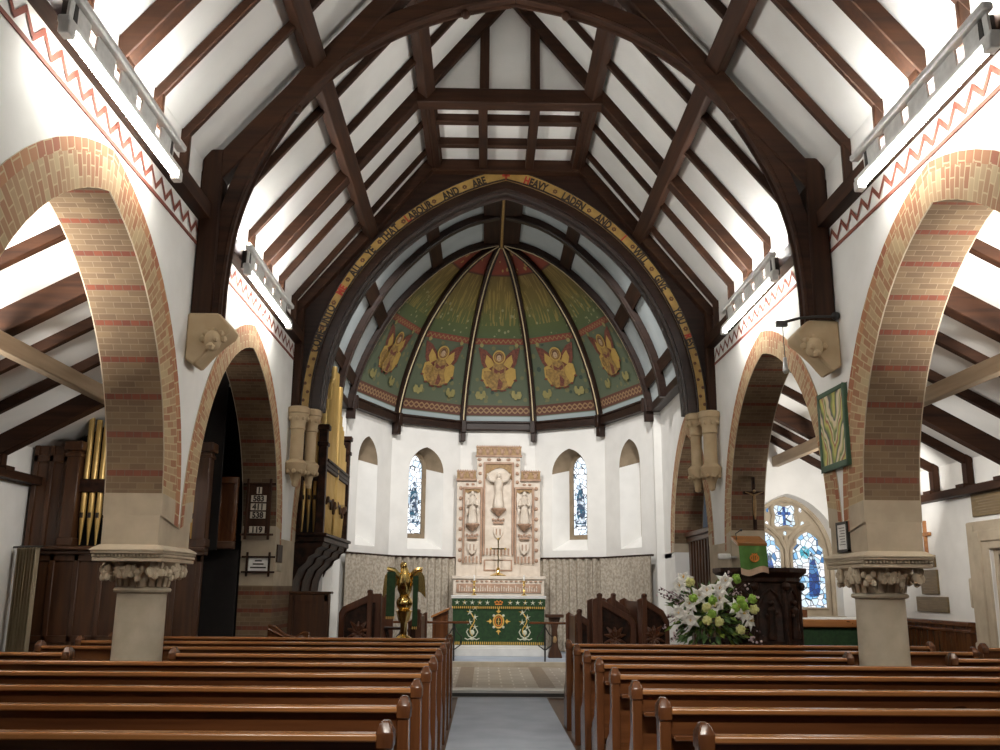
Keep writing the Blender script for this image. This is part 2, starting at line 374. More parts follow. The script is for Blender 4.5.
    def build(s, name, mats, parent=None, bevel=0.0, seg=1, recalc=True):
        me = bpy.data.meshes.new(name)
        off = V(0, 0, 0); p = parent
        while p is not None: off += p.location; p = p.parent
        me.from_pydata([v - off for v in s.v], [], s.f)
        if not isinstance(mats, (list, tuple)): mats = [mats]
        for m_ in mats: me.materials.append(m_ if not isinstance(m_, str) else M[m_])
        me.polygons.foreach_set('material_index', s.mi); me.polygons.foreach_set('use_smooth', s.sm)
        if any(u is not None for u in s.uv):
            lay = me.uv_layers.new(name='UVMap')
            for pl, u in zip(me.polygons, s.uv):
                if u is not None:
                    for li, c in zip(pl.loop_indices, u): lay.data[li].uv = c
        bm = bmesh.new(); bm.from_mesh(me)
        bmesh.ops.remove_doubles(bm, verts=bm.verts, dist=1e-5)
        if recalc: bmesh.ops.recalc_face_normals(bm, faces=bm.faces)
        bm.to_mesh(me); bm.free(); me.update()
        me.set_sharp_from_angle(angle=R(40))
        o = bpy.data.objects.new(name, me); COL.objects.link(o)
        if parent is not None: o.parent = parent
        if bevel:
            md = o.modifiers.new('edge_round', 'BEVEL'); md.width = bevel; md.segments = seg; md.limit_method = 'ANGLE'; md.angle_limit = R(35)
        return o
def tag(o, label=None, cat=None, group=None, kind=None):
    if label: o['label'] = label
    if cat: o['category'] = cat
    if group: o['group'] = group
    if kind: o['kind'] = kind
    return o
def root(name, label, cat, loc=(0, 0, 0), group=None, kind=None):
    o = bpy.data.objects.new(name, None); COL.objects.link(o)
    o.empty_display_size = 0.1; o.location = loc
    return tag(o, label, cat, group, kind)
def dup(src, loc, label=None, rz=None):
    r = src.copy(); COL.objects.link(r); r.location = loc
    if rz is not None: r.rotation_euler = (0, 0, rz)
    if label: r['label'] = label
    for ch in list(src.children):
        c = ch.copy(); COL.objects.link(c); c.parent = r
        for g in list(ch.children):
            d = g.copy(); COL.objects.link(d); d.parent = c
    return r
ORD = ['first', 'second', 'third', 'fourth', 'fifth', 'sixth', 'seventh', 'eighth', 'ninth', 'tenth', 'eleventh', 'twelfth', 'thirteenth', 'fourteenth']
SIDE = {-1: 'left', 1: 'right'}
def lerp(a, b, t): return a + (b - a) * t
def arch(a, c, z0, n=14, yc=0.0):
    """Pointed arch: half span a, arc centres c beyond the axis; points from left springing over the apex to the right."""
    Rr = a + c; tm = math.acos(c / Rr)
    half = [(Rr * math.cos(tm * i / n) - c, z0 + Rr * math.sin(tm * i / n)) for i in range(n + 1)]
    left = [(yc - x, z) for x, z in half]
    return left + [(yc + x, z) for x, z in half[::-1][1:]]
def arclen(P):
    L = [0.0]
    for p, q in zip(P[:-1], P[1:]): L.append(L[-1] + (Vector(q) - Vector(p)).length)
    return L

# ================================================================== THE SETTING
WX, WO = 3.667, 4.25            # nave face and aisle face of the arcade walls
AX = 7.2                        # aisle outer walls
def zb(x): return 9.42 + (1.28 - abs(x)) * 1.2      # underside line of the nave roof timbers
def struct(mb, name, mats, label, cat, parent=None, **k):
    o = mb.build(name, mats, parent, **k)
    if parent is None: tag(o, label, cat, kind='structure')
    return o
# floors
mb = MB(); mb.box(-7.4, 7.4, -2, 19, -0.2, 0.0); mb_floor = mb
struct(mb, 'floor', 'floorwood', 'dark boarded floor of the nave and aisles under the pews', 'floor')
mb = MB(); mb.box(-0.72, 0.72, -1.5, 15.98, 0.0, 0.012)
tag(mb.build('carpet', 'carpet'), 'blue-grey carpet runner along the central aisle between the pews', 'carpet')
mb = MB(); mb.box(-3.75, 3.75, 16.12, 20.57, 0.0, 0.12)
fl = struct(mb, 'floor_chancel', 'tiles', 'pale tiled chancel floor one step above the nave', 'floor')
mb = MB()
for x in (-0.78, 0.62): mb.box(x, x + 0.28, 16.45, 20.5, 0.12, 0.123)
mb.build('tile_strip', 'tile_strip', fl)
mb = MB(); mb.box(-3.75, 3.75, 16.0, 16.14, 0.0, 0.125); mb.box(-3.75, 3.75, 15.97, 16.3, 0.10, 0.128)
mb.build('step_edge', 'marble', fl, bevel=0.008)
mb = MB(); mb.box(-3.75, 3.75, 15.985, 15.999, 0.02, 0.075)
mb.build('step_riser', 'black', fl)
mb = MB(); mb.box(-3.75, 3.75, 20.57, 24.9, 0.0, 0.22)
fs = struct(mb, 'floor_sanctuary', 'carpet', 'grey carpeted sanctuary floor before the altar', 'floor')
mb = MB(); mb.box(-3.7, 3.7, 20.5, 20.66, 0.1, 0.223)
mb.build('step_edge', 'stone_grey', fs, bevel=0.006)

# arcade walls -------------------------------------------------------
BAYS = [dict(yc=7.75, i=(2.05, 0.74, 2.45), e=(2.62, 0.618, 2.35)), dict(yc=13.03, i=(2.20, 0.46, 2.45), e=(2.60, 0.49, 2.35), wo=4.20)]
CH3 = dict(yc=18.3, i=(1.55, 0.86, 2.5), e=(1.92, 0.86, 2.5))
ZT = 7.0
def arcade(sx, bays, y0, y1, zt, name, label):
    """White wall with brick arches; brick rings and soffits are its children."""
    w = MB(); xs = (sx * WX, sx * WO)
    edges = [y0]
    for b in bays:
        E_ = arch(*b['e'], n=16, yc=b['yc']); I_ = arch(*b['i'], n=16, yc=b['yc'])
        b['E'], b['I'] = E_, I_
        edges += [b['yc'] - b['i'][0], b['yc'] + b['i'][0]]
        for x in (xs[0], sx * b.get('wo', WO)):
            w.strip([(x, y, z) for y, z in E_], [(x, y, zt) for y, z in E_])
    edges.append(y1)
    # wall between openings
    for k in range(0, len(edges), 2):
        a, b_ = edges[k], edges[k + 1]
        lo = a if k == 0 else bays[k // 2 - 1]['E'][-1][0]
        hi = b_ if k == len(edges) - 2 else bays[k // 2]['E'][0][0]
        for x in xs:
            if hi > lo: w.add([(x, lo, 2.4), (x, hi, 2.4), (x, hi, zt), (x, lo, zt)], [(0, 1, 2, 3)])
    wall = struct(w, name, 'plaster', label, 'wall')
    for b in bays:
        E_, I_ = b['E'], b['I']; L = arclen(I_); xs = (sx * WX, sx * b.get('wo', WO))
        s = MB(); r = MB(); h = MB()
        n = len(I_)
        for i in range(n - 1):
            st = 1 if max(I_[i][1], I_[i + 1][1]) < 2.70 else 0
            A = [(xs[0], *I_[i]), (xs[0], *I_[i + 1]), (xs[1], *I_[i + 1]), (xs[1], *I_[i])]
            k0, k1 = (L[i], L[i + 1]) if i < n // 2 else (L[-1] - L[i], L[-1] - L[i + 1])
            s.add(A, [(0, 1, 2, 3)], st, True, [[(0, k0), (0, k1), (0.70, k1), (0.70, k0)]])
            for x, dx in ((xs[0], -sx * 0.012), (xs[1], sx * 0.012)):
                def mid(j, f): return (x + dx, lerp(I_[j][0], E_[j][0], f), lerp(I_[j][1], E_[j][1], f))
                wd = (Vector(E_[i]) - Vector(I_[i])).length
                for f0, f1, tgt in ((0, 0.74, r), (0.74, 1.0, h)):
                    tgt.add([mid(i, f0), mid(i + 1, f0), mid(i + 1, f1), mid(i, f1)], [(0, 1, 2, 3)], st if tgt is r else 0, False,
                            [[(f0 * wd, k0), (f0 * wd, k1), (f1 * wd, k1), (f1 * wd, k0)]])
                r.add([mid(i, 1.0), mid(i + 1, 1.0), (x, *E_[i + 1]), (x, *E_[i])], [(0, 1, 2, 3)], 1)
                r.add([mid(i, 0.0), mid(i + 1, 0.0), (x, *I_[i + 1]), (x, *I_[i])], [(0, 1, 2, 3)], 1)
            d = 0.012
        o = s.build('arch_soffit', ['brick', 'stone'], wall, recalc=False)
        r.build('arch_ring', ['ring', 'stone'], wall, recalc=False)
        h.build('hood_course', ['ringred'], wall, recalc=False)
    return wall
for sx in (-1, 1):
    arcade(sx, [dict(b) for b in BAYS], -1.0, 16.0, ZT, 'wall_%s' % SIDE[sx], 'white %s nave wall pierced by two brick arches' % SIDE[sx])
    arcade(sx, [dict(CH3)], 16.0, 21.04, 6.0, 'wall_chancel_%s' % SIDE[sx], 'white %s chancel wall with a small brick arch' % SIDE[sx])
    # brick respond at the east end of each arcade
    p = MB()
    def face(pts, u0, u1, z0, z1, mi): p.add(pts, [(0, 1, 2, 3)], mi, False, [[(u0, z0), (u1, z0), (u1, z1), (u0, z1)]])
    for (z0, z1, mi) in ((0, 1.0, 0), (1.0, 1.75, 2), (1.75, 2.5, 1)):
        xa, xb, ya, yb = sx * (WX - 0.006), sx * 4.20, 15.23, 16.75
        face([(xa, ya, z0), (xb, ya, z0), (xb, ya, z1), (xa, ya, z1)], 0, 0.7, z0, z1, mi)
        face([(xa, ya, z0), (xa, yb, z0), (xa, yb, z1), (xa, ya, z1)], 0, yb - ya, z0, z1, mi)
        face([(xb, ya, z0), (xb, yb, z0), (xb, yb, z1), (xb, ya, z1)], 0, yb - ya, z0, z1, mi)
    mats = ['brick', 'stone', banded_brick('close_banded_brick', 4)] if sx < 0 else ['brick', 'stone', 'brick']
    struct(p, 'wall_respond_%s' % SIDE[sx], [m_ if not isinstance(m_, str) else M[m_] for m_ in mats],
           'banded brick and stone respond pier at the chancel end of the %s arcade' % SIDE[sx], 'pier', recalc=False)
    # solid lower wall west of the near arch, under its springing
    lw = MB(); lw.box(*sorted((sx * (WX + 0.001), sx * (WO - 0.001))), -1.0, 5.699, 0, 2.45)
    struct(lw, 'wall_west_%s' % SIDE[sx], 'stone', 'stone lower wall carrying the near end of the %s arcade' % SIDE[sx], 'wall')
    # zigzag frieze
    z = MB(); xf = sx * (WX - 0.004)
    z.box(min(xf, sx * (WX - 0.012)), max(xf, sx * (WX - 0.012)), 3.0, 15.9, 5.56, 5.60, 0)
    per = 0.29; n = int(12.9 / per)
    for k in range(2 * n):
        ya, yb = 3.0 + k * per / 2, 3.0 + (k + 1) * per / 2
        za, zc = (5.655, 5.80) if k % 2 == 0 else (5.80, 5.655)
        x = sx * (WX - 0.010); w_ = 0.034
        z.add([(x, ya, za - w_), (x, yb, zc - w_), (x, yb, zc + w_), (x, ya, za + w_)], [(0, 1, 2, 3)])
    struct(z, 'trim_%d' % (1 if sx < 0 else 2), 'ochre', 'painted red zigzag frieze along the top of the %s nave wall' % SIDE[sx], 'frieze', recalc=False)
    # timber wall plate
    z = MB(); z.box(*sorted((sx * 3.52, sx * 3.72)), -1, 15.9, 5.87, 6.06)
    struct(z, 'trim_%d' % (3 if sx < 0 else 4), 'timber1', 'dark timber wall plate above the %s zigzag frieze' % SIDE[sx], 'beam')

# nave roof plaster ---------------------------------------------------
for sx in (-1, 1):
    r = MB()
    zp = lambda x: zb(x) + 0.24 - 0.19 * abs(x) / 3.7
    r.add([(sx * 3.72, -1, 5.9), (sx * 3.72, 16, 5.9), (sx * 3.72, 16, zp(3.72)), (sx * 3.72, -1, zp(3.72))], [(0, 1, 2, 3)])
    r.add([(sx * 3.72, -1, zp(3.72)), (sx * 3.72, 16, zp(3.72)), (0, 16, zp(0)), (0, -1, zp(0))], [(0, 1, 2, 3)])
    struct(r, 'ceiling_%s' % SIDE[sx], 'roof_plaster', 'white plastered %s slope of the nave roof between dark rafters' % SIDE[sx], 'ceiling')
r = MB(); r.box(-1.45, 1.45, 13.42, 16.0, 9.36, 9.41)
fc = struct(r, 'ceiling_flat', 'roof_plaster', 'small flat white ceiling in a dark timber grid before the chancel arch', 'ceiling')
for x in (-1.27, -0.42, 0.42, 1.27):
    g = MB(); g.box(x - 0.075, x + 0.075, 13.45, 15.95, 9.19, 9.37); g.build('ceiling_beam', 'timber1', fc, bevel=0.01)
for y in (14.15, 14.98):
    g = MB(); g.box(-1.3, 1.3, y - 0.07, y + 0.07, 9.22, 9.37); g.build('ceiling_beam', 'timber0', fc, bevel=0.01)
g = MB(); g.box(-1.35, 1.35, 15.75, 16.0, 9.14, 9.37); g.build('ceiling_beam', 'timber0', fc, bevel=0.01)

# roof timbers --------------------------------------------------------
def rafter_mb(sx, y, w, h, xtop, dz):
    mb = MB()
    mb.bar((sx * 3.70, y, zb(3.70) + dz - 0.14), (sx * xtop, y, zb(xtop) + dz + 0.05 * (1 - xtop / 3.7)), w, h, 0, (0, 0, 1))
    return mb
def roof_side(sx):
    side = SIDE[sx]
    ys = [(-5, 0), (-4, 0), (-3, 1), (-2, 0), (-1, 0), (1, 0), (2, 0), (4, 0), (5, 0)]
    e, w = 0, 0
    for k, big in ys:
        y = 10.3 + (0.86 if k < 0 else 1.05 if k < 4 else 1.02) * k
        where = '%s %s the arched truss' % (ORD[abs(k) - 1], 'beyond' if k > 0 else 'before')
        lab = '%s rafter on the %s roof slope, %s' % ('thick' if big else 'thin', side, where)
        t_ = root('roof_rafter', lab, 'rafter', (sx * 3.7, y, 6.06), 'rafters of the nave roof')
        xt = 1.30 if k > 3 else 0.05
        rafter_mb(sx, y, 0.20 if big else 0.07, 0.20 if big else 0.11, xt, 0.02 if big else 0.09).build('beam', 'timber0', t_, bevel=0.012)
        p = MB(); p.box(*sorted((sx * 3.57, sx * 3.70)), y - (0.085 if big else 0.030), y + (0.085 if big else 0.030), 6.06, zb(3.6) - 0.02)
        p.build('ashlar_post', 'timber2', t_, bevel=0.01)
    for nm, x in (('lower', 2.43), ('upper', 1.30)):
        p = MB(); p.bar((sx * x, -1, zb(x) - 0.08), (sx * x, 15.9, zb(x) - 0.08), 0.22, 0.20, 0, (sx * 1.2, 0, 1))
        tag(p.build('roof_purlin', 'timber1', bevel=0.015), '%s long dark purlin running under the rafters of the %s roof slope' % (nm, side), 'purlin', 'purlins of the nave roof')
for sx in (-1, 1): roof_side(sx)
p = MB(); p.box(-0.08, 0.08, -1, 13.3, 10.93, 11.18)
tag(p.build('ridge_beam', 'timber1'), 'dark ridge beam at the top of the nave roof', 'beam')

# arched truss carried on the corbels
TY = 10.3
INN = [(3.35, 4.73), (3.34, 5.2), (3.27, 5.85), (3.10, 6.45), (2.84, 7.0), (2.50, 7.53), (2.05, 8.0), (1.45, 8.40), (0.75, 8.69), (0.0, 8.86)]
OUT = [(3.58, 4.73), (3.56, 5.2), (3.46, 5.88), (3.28, 6.50), (3.03, 7.08), (2.70, 7.66), (2.22, 8.20), (1.54, 8.60), (0.80, 8.90), (0.0, 9.08)]
def smooth(P, k=4):
    Q = []
    n = len(P)
    for i in range(n - 1):
        p0, p1, p2, p3 = P[max(i - 1, 0)], P[i], P[i + 1], P[min(i + 2, n - 1)]
        for j in range(k):
            t_ = j / k
            Q.append(tuple(0.5 * ((2 * b) + (-a + c) * t_ + (2 * a - 5 * b + 4 * c - d) * t_ * t_ + (-a + 3 * b - 3 * c + d) * t_ ** 3) for a, b, c, d in zip(p0, p1, p2, p3)))
    Q.append(P[-1]); return Q
tr = root('roof_truss', 'dark arch-braced timber roof truss standing on the two stone corbels', 'truss', (0, TY, 4.73))
for sx in (-1, 1):
    I_ = [(sx * x, z) for x, z in smooth(INN)]; O_ = [(sx * x, z) for x, z in smooth(OUT)]
    mb = MB(); mb.band(I_, O_, 1, TY - 0.10, TY + 0.10); mb.build('arch_brace', 'timber0', tr, bevel=0.012)
    # moulded edge along the arch
    I2 = [(sx * (abs(x) - 0.0), z - 0.0) for x, z in I_]
    mb = MB(); mb.tube([(x, TY - 0.08, z) for x, z in I_], 0.032, n=6); mb.tube([(x, TY + 0.08, z) for x, z in I_], 0.032, n=6)
    mb.build('arch_moulding', 'timber0', tr)
    mb = MB(); mb.bar((sx * 3.70, TY, zb(3.70) - 0.27), (sx * 0.04, TY, zb(0.04) - 0.27), 0.24, 0.25, 0, (0, 0, 1)); mb.build('principal_rafter', 'timber0', tr, bevel=0.015)
    mb = MB(); mb.box(*sorted((sx * 3.42, sx * 3.66)), TY - 0.13, TY + 0.13, 4.73, 6.75); mb.build('wall_post', 'timber2', tr, bevel=0.02)
    for (x, z) in ((2.62, 7.36), (0.62, 8.67)):
        mb = MB(); mb.ball((sx * x, TY - 0.02, z - 0.02), 0.06, n=8); mb.build('carved_boss', 'timber2', tr)
# closed gable truss
GY = 13.4
tr = root('roof_truss', 'closed roof truss with a plastered gable of two studs above its collar beam', 'truss', (0, GY, 9.4))
for sx in (-1, 1):
    mb = MB(); mb.bar((sx * 3.70, GY, zb(3.70) - 0.05), (sx * 0.02, GY, zb(0.02) + 0.13), 0.24, 0.21, 0, (0, 0, 1)); mb.build('principal_rafter', 'timber0', tr, bevel=0.015)
    mb = MB(); mb.box(sx * 0.40 - 0.075, sx * 0.40 + 0.075, GY - 0.09, GY + 0.09, 9.3, zb(0.4) + 0.12); mb.build('stud', 'timber2', tr, bevel=0.01)
    mb = MB(); mb.box(*sorted((sx * 3.57, sx * 3.70)), GY - 0.10, GY + 0.10, 6.06, zb(3.6) - 0.05); mb.build('ashlar_post', 'timber2', tr)
mb = MB(); mb.box(-1.46, 1.46, GY - 0.13, GY + 0.13, 9.12, 9.37); mb.build('collar_beam', 'timber0', tr, bevel=0.015)
mb = MB(); mb.prism([(-1.45, 9.3), (1.45, 9.3), (0, 11.16)], 1, GY - 0.01, GY + 0.03); mb.build('plaster_panel', 'roof_plaster', tr)

# chancel arch --------------------------------------------------------
CY = 16.0
def catar(a, c, z0, n=24): return arch(a, c, z0, n)
TO = arch(3.52, 1.15, 4.75, 24)                 # outer edge of the text band
TI = arch(3.37, 1.06, 4.75, 24)                 # inner edge
D1 = arch(3.21, 1.08, 4.75, 24)                 # inner edge of the dark arch
ca = root('wall_chancel_arch', 'pointed dark timber chancel arch bearing a gilded text band', 'arch', (0, CY, 4.7), kind='structure')
outl = [(-3.667, 4.75), (-3.667, 6.45), (-2.43, zb(2.43)), (-1.28, 9.42), (0, 9.42), (1.28, 9.42), (2.43, zb(2.43)), (3.667, 6.45), (3.667, 4.75)]
def along(P, f):
    L = arclen(P); d = f * L[-1]
    for i in range(len(P) - 1):
        if d <= L[i + 1] + 1e-9:
            t_ = (d - L[i]) / max(1e-9, L[i + 1] - L[i]); return (lerp(P[i][0], P[i + 1][0], t_), lerp(P[i][1], P[i + 1][1], t_))
    return P[-1]
LT = arclen(TO)
OUTB = [along(outl, l / LT[-1]) for l in LT]
mb = MB(); mb.band(TO, OUTB, 1, CY - 0.06, CY + 0.10); mb.build('spandrel_boarding', 'lacquer0', ca)
mb = MB(); mb.band(TI, TO, 1, CY - 0.085, CY + 0.1); tb = mb.build('text_band', 'gold_paint', ca)
mb = MB()
for k, rr in ((1.0, 0.022),):
    mb.tube([(x, CY - 0.085, z) for x, z in TO], 0.016, n=6)
    mb.tube([(x * 1.0, CY - 0.085, z) for x, z in TI], 0.016, n=6)
mb.build('band_moulding', 'lacquer0', ca)
mb = MB(); mb.band(D1, TI, 1, CY - 0.02, CY + 0.42); mb.build('arch_rib', 'lacquer0', ca)
mb = MB()
D2 = arch(3.20, 1.04, 4.75, 24)
mb.tube([(x, CY + 0.1, z) for x, z in D1], 0.05, n=6); mb.tube([(x, CY + 0.38, z) for x, z in D1], 0.05, n=6)
mb.build('arch_moulding', 'lacquer0', ca)
for sx in (-1, 1):
    mb = MB(); mb.bar((sx * 3.70, CY - 0.12, zb(3.70) - 0.02), (sx * 1.25, CY - 0.12, zb(1.25) - 0.02), 0.18, 0.22, 0, (0, 0, 1)); mb.build('principal_rafter', 'timber0', ca, bevel=0.012)
    mb = MB(); mb.box(*sorted((sx * 3.53, sx * 3.667)), CY - 0.2, CY + 0.1, 4.75, 6.6); mb.build('wall_post', 'timber2', ca, bevel=0.01)

# lettering on the band ------------------------------------------------
def text_mesh(s, size=1.0, off=0.0):
    cu = bpy.data.curves.new('lettering_source', 'FONT'); cu.body = s; cu.size = size; cu.align_x = 'CENTER'; cu.offset = off; cu.resolution_u = 3
    o = bpy.data.objects.new('lettering_source', cu); COL.objects.link(o)
    dg = bpy.context.evaluated_depsgraph_get()
    me = bpy.data.meshes.new_from_object(o.evaluated_get(dg))
    vs = [v.co.copy() for v in me.vertices]; fs = [tuple(p.vertices) for p in me.polygons]
    bpy.data.objects.remove(o); bpy.data.curves.remove(cu); bpy.data.meshes.remove(me)
    return vs, fs
WORDS = [('COME', -3.40, 5.98, 0), ('UNTO', -3.23, 6.44, 0), ('ME', -2.98, 6.92, 1), ('ALL', -2.74, 7.31, 0), ('YE', -2.48, 7.66, 0), ('THAT', -2.14, 8.02, 0), ('LABOUR', -1.60, 8.42, 0), ('AND', -1.02, 8.78, 0), ('ARE', -0.50, 9.0, 0),
         ('HEAVY', 0.55, 8.98, 0), ('LADEN', 1.25, 8.66, 0), ('AND', 1.80, 8.28, 0), ('I', 2.17, 7.97, 1), ('WILL', 2.48, 7.63, 0), ('GIVE', 2.83, 7.12, 0), ('YOU', 3.12, 6.49, 0), ('REST', 3.33, 6.02, 0)]
RM = 4.515
th_all = []
def on_band(sx, th, y, z=-0.09):
    cx_ = sx * -1.06
    return V(cx_ + (RM + y) * math.cos(th), CY + z, 4.75 + (RM + y) * math.sin(th))
SX = 0.70
for s, x, zz, red in WORDS:
    sx = -1 if x < 0 else 1
    th0 = math.atan2(zz - 4.75, x - sx * -1.06)
    th_all.append((sx, th0))
    lt = MB(); vs, fs = text_mesh(s, 0.208, 0.009)
    pts = []
    for v in vs: pts.append(on_band(sx, th0 - v.x * SX / RM, v.y - 0.074))
    first_red = s in ('LABOUR', 'HEAVY', 'REST')
    xmin = min(v.x for v in vs); xw = (max(v.x for v in vs) - xmin) / len(s)
    for f in fs:
        mi = 1 if red or (first_red and sum(vs[i].x for i in f) / len(f) < xmin + xw * 0.98) else 0
        lt.add([pts[i] for i in f], [tuple(range(len(f)))], mi)
    lt.build('lettering', ['ink', 'redink'], tb, recalc=False)
for (a, b) in zip(th_all[:-1], th_all[1:]):
    if a[0] != b[0]: continue
    th = (a[1] + b[1]) / 2; fl_ = MB()
    for k in range(6):
        an = k * PI / 3
        c = on_band(a[0], th + 0.028 * math.cos(an) / RM, 0.028 * math.sin(an), -0.088)
        fl_.ball(c, 0.018, 0, 6, (1, 0.3, 1))
    fl_.build('painted_flower', 'flowerbrown', tb)
for sx in (-1, 1):
    for k in range(7):
        c = on_band(sx, (0.03 + 0.033 * k) if sx > 0 else PI - (0.03 + 0.033 * k), 0.03 * (-1) ** k, -0.088)
        fl_ = MB(); fl_.ball(c, 0.03, 0, 6, (1, 0.3, 1)); fl_.build('painted_flower', 'flowerbrown', tb)
cr = MB(); cr.box(-0.02, 0.02, CY - 0.095, CY - 0.085, 9.03, 9.20); cr.box(-0.07, 0.07, CY - 0.095, CY - 0.085, 9.10, 9.14)
cr.build('painted_cross', 'redink', tb)

# chancel vault and painted half dome ---------------------------------
PROF = smooth([(3.50, 5.70), (3.42, 6.20), (3.19, 6.92), (2.78, 7.74), (2.32, 8.40), (1.55, 9.16), (0.79, 9.63), (0.0, 9.85)], 3)
AC = V(0, 21.04, 0)
def vault_pts(y, off=0.0):
    L_ = [(-x + (off if x > 0.02 else 0) * (x / 3.5), y, z - off * (z - 5.6) / 4.1) for x, z in PROF]
    return L_ + [(-x, y_, z) for x, y_, z in L_[::-1][1:]]
r = MB(); r.strip(vault_pts(16.35), vault_pts(21.04), 0, True)
vt = struct(r, 'ceiling_chancel', 'vault', 'pale blue-grey chancel barrel vault panelled with dark ribs', 'ceiling', recalc=False)
def rib(y, w, d, name, mat, parent):
    A = vault_pts(y); B = vault_pts(y, d)
    mb = MB(); mb.band([(p[0], p[2]) for p in B], [(p[0], p[2]) for p in A], 1, y - w / 2, y + w / 2)
    return mb.build(name, mat, parent, bevel=0.01)
rib(19.3, 0.20, 0.16, 'vault_rib', 'lacquer0', vt); rib(20.98, 0.20, 0.13, 'vault_rib', 'lacquer0', vt)
for yy in (19.3, 20.98):
    mb = MB(); mb.tube([V(p[0], yy - 0.08, p[2]) for p in vault_pts(yy, 0.15)], 0.03, n=6); mb.build('rib_moulding', 'lacquer0', vt)
def prof_at(z):
    for (x0, z0), (x1, z1) in zip(PROF[:-1], PROF[1:]):
        if z0 <= z <= z1: return lerp(x0, x1, (z - z0) / max(1e-6, z1 - z0))
    return PROF[0][0] if z < 5.7 else 0.0
def longit(za, zc, name):
    n_ = 4; zs = [lerp(za, zc, i / n_) for i in range(n_ + 1)]
    for sx in (-1, 1):
        mb = MB(); P_ = [(sx * prof_at(z), z) for z in zs]; Q_ = [(sx * (prof_at(z) - 0.05), z - 0.05) for z in zs]
        mb.band(Q_, P_, 1, 16.4, 20.98); mb.build(name, 'timber1', vt)
longit(9.08, 9.26, 'vault_purlin'); longit(7.62, 7.92, 'vault_purlin'); longit(6.25, 6.5, 'vault_purlin')
mb = MB(); mb.prism([(-0.42, 9.68), (0.42, 9.68), (0.06, 9.82), (-0.06, 9.82)], 1, 16.4, 21.0); mb.box(-0.06, 0.06, 16.4, 21.0, 9.62, 9.80); mb.build('vault_ridge', 'timber1', vt)
mb = MB(); mb.tube([(0, 16.4, 9.62), (0, 21.0, 9.62)], 0.03, 0, 6); mb.build('gilded_ridge_roll', 'gold_paint', vt)
for sx in (-1, 1):
    mb = MB(); mb.box(*sorted((sx * 3.45, sx * 3.667)), 16.4, 21.04, 5.70, 5.90); mb.build('cornice', 'lacquer1', vt, bevel=0.015)

THETA = [R(a) for a in (0, 41, 74, 106, 139, 180)]
def ap(th, r, z=0.0): return V(AC.x + r * math.cos(th), AC.y + r * math.sin(th), z)
dm = MB()
PD = [(prof_at(5.93), 5.93)] + [p for p in PROF if p[0] > 0.0 and p[1] > 6.0] + [(0.02, 9.85)]
for k in range(5):
    t0, t1 = THETA[k], THETA[k + 1]
    for (r0, z0), (r1, z1) in zip(PD[:-1], PD[1:]):
        w0 = r0 * math.sin((t1 - t0) / 2); w1 = r1 * math.sin((t1 - t0) / 2)
        # the v coordinate is height; u is metres from the middle of the bay
        dm.add([ap(t0, r0, z0), ap(t1, r0, z0), ap(t1, r1, z1), ap(t0, r1, z1)], [(0, 1, 2, 3)], 0, True,
               [[(w0 + 7 * k, z0), (-w0 + 7 * k, z0), (-w1 + 7 * k, z1), (w1 + 7 * k, z1)]])
dome = struct(dm, 'ceiling_apse', 'dome', 'green and gold painted half dome over the apse with five angels', 'ceiling', recalc=False)
for k, th in enumerate(THETA):
    P_ = [ap(th, r_ - 0.0, z_) for r_, z_ in PD]; 
    mb = MB()
    side = V(-math.sin(th), math.cos(th), 0)
    inn = []
    for i, (r_, z_) in enumerate(PD):
        a, b_ = PD[max(i - 1, 0)], PD[min(i + 1, len(PD) - 1)]
        tx, tz = b_[0] - a[0], b_[1] - a[1]; L_ = math.hypot(tx, tz); inn.append((max(0.0, r_ + (-tz / L_) * 0.13), z_ + (tx / L_) * 0.13))
    wv = [0.075 if r_ > 0.6 else max(0.018, 0.075 * r_ / 0.6) for r_, z_ in PD]
    A0 = [ap(th, r_, z_) - side * w for (r_, z_), w in zip(PD, wv)]; A1 = [ap(th, r_, z_) + side * w for (r_, z_), w in zip(PD, wv)]
    B0 = [ap(th, r_, z_) - side * w for (r_, z_), w in zip(inn, wv)]; B1 = [ap(th, r_, z_) + side * w for (r_, z_), w in zip(inn, wv)]
    mb.strip(A0, B0, 0, True); mb.strip(B0, B1, 0, True); mb.strip(B1, A1, 0, True)
    rb = mb.build('dome_rib', 'lacquer2', dome, recalc=False)
    mb = MB(); mb.tube([(a * 0.5 + b_ * 0.5) + V(0, -0.004, -0.004) for a, b_ in zip(B0, B1)], 0.016, 0, 5); mb.build('gilded_edge', 'cream', rb)
    mb = MB(); q = ap(th, 3.36, 0); d = V(-math.cos(th), -math.sin(th), 0)
    for (a, b_, zz0, zz1) in ((0.0, 0.12, 5.70, 6.02), (-0.02, 0.06, 5.48, 5.72)):
        mb.bar(q + d * -0.15 + V(0, 0, (zz0 + zz1) / 2), q + d * b_ + V(0, 0, (zz0 + zz1) / 2), 0.13, zz1 - zz0)
    mb.build('rib_bracket', 'lacquer2', dome, bevel=0.012)
# ring cornice round the apse
mb = MB(); mp = MB()
for k in range(5):
    t0, t1 = THETA[k], THETA[k + 1]
    for r0, r1, z0, z1 in ((3.36, 3.56, 5.78, 5.97),):
        vs = [ap(t, r_, z) for t in (t0, t1) for r_ in (r0, r1) for z in (z0, z1)]
        mb.add(vs, [(0, 1, 3, 2), (4, 6, 7, 5), (0, 4, 5, 1), (2, 3, 7, 6), (0, 2, 6, 4), (1, 5, 7, 3)])
    mp.bar(ap(t0, 3.38, 6.0), ap(t1, 3.38, 6.0), 0.06, 0.05)
mb.build('ring_cornice', 'lacquer0', dome, bevel=0.02); mp.build('ring_moulding', 'lacquer0', dome, bevel=0.01)

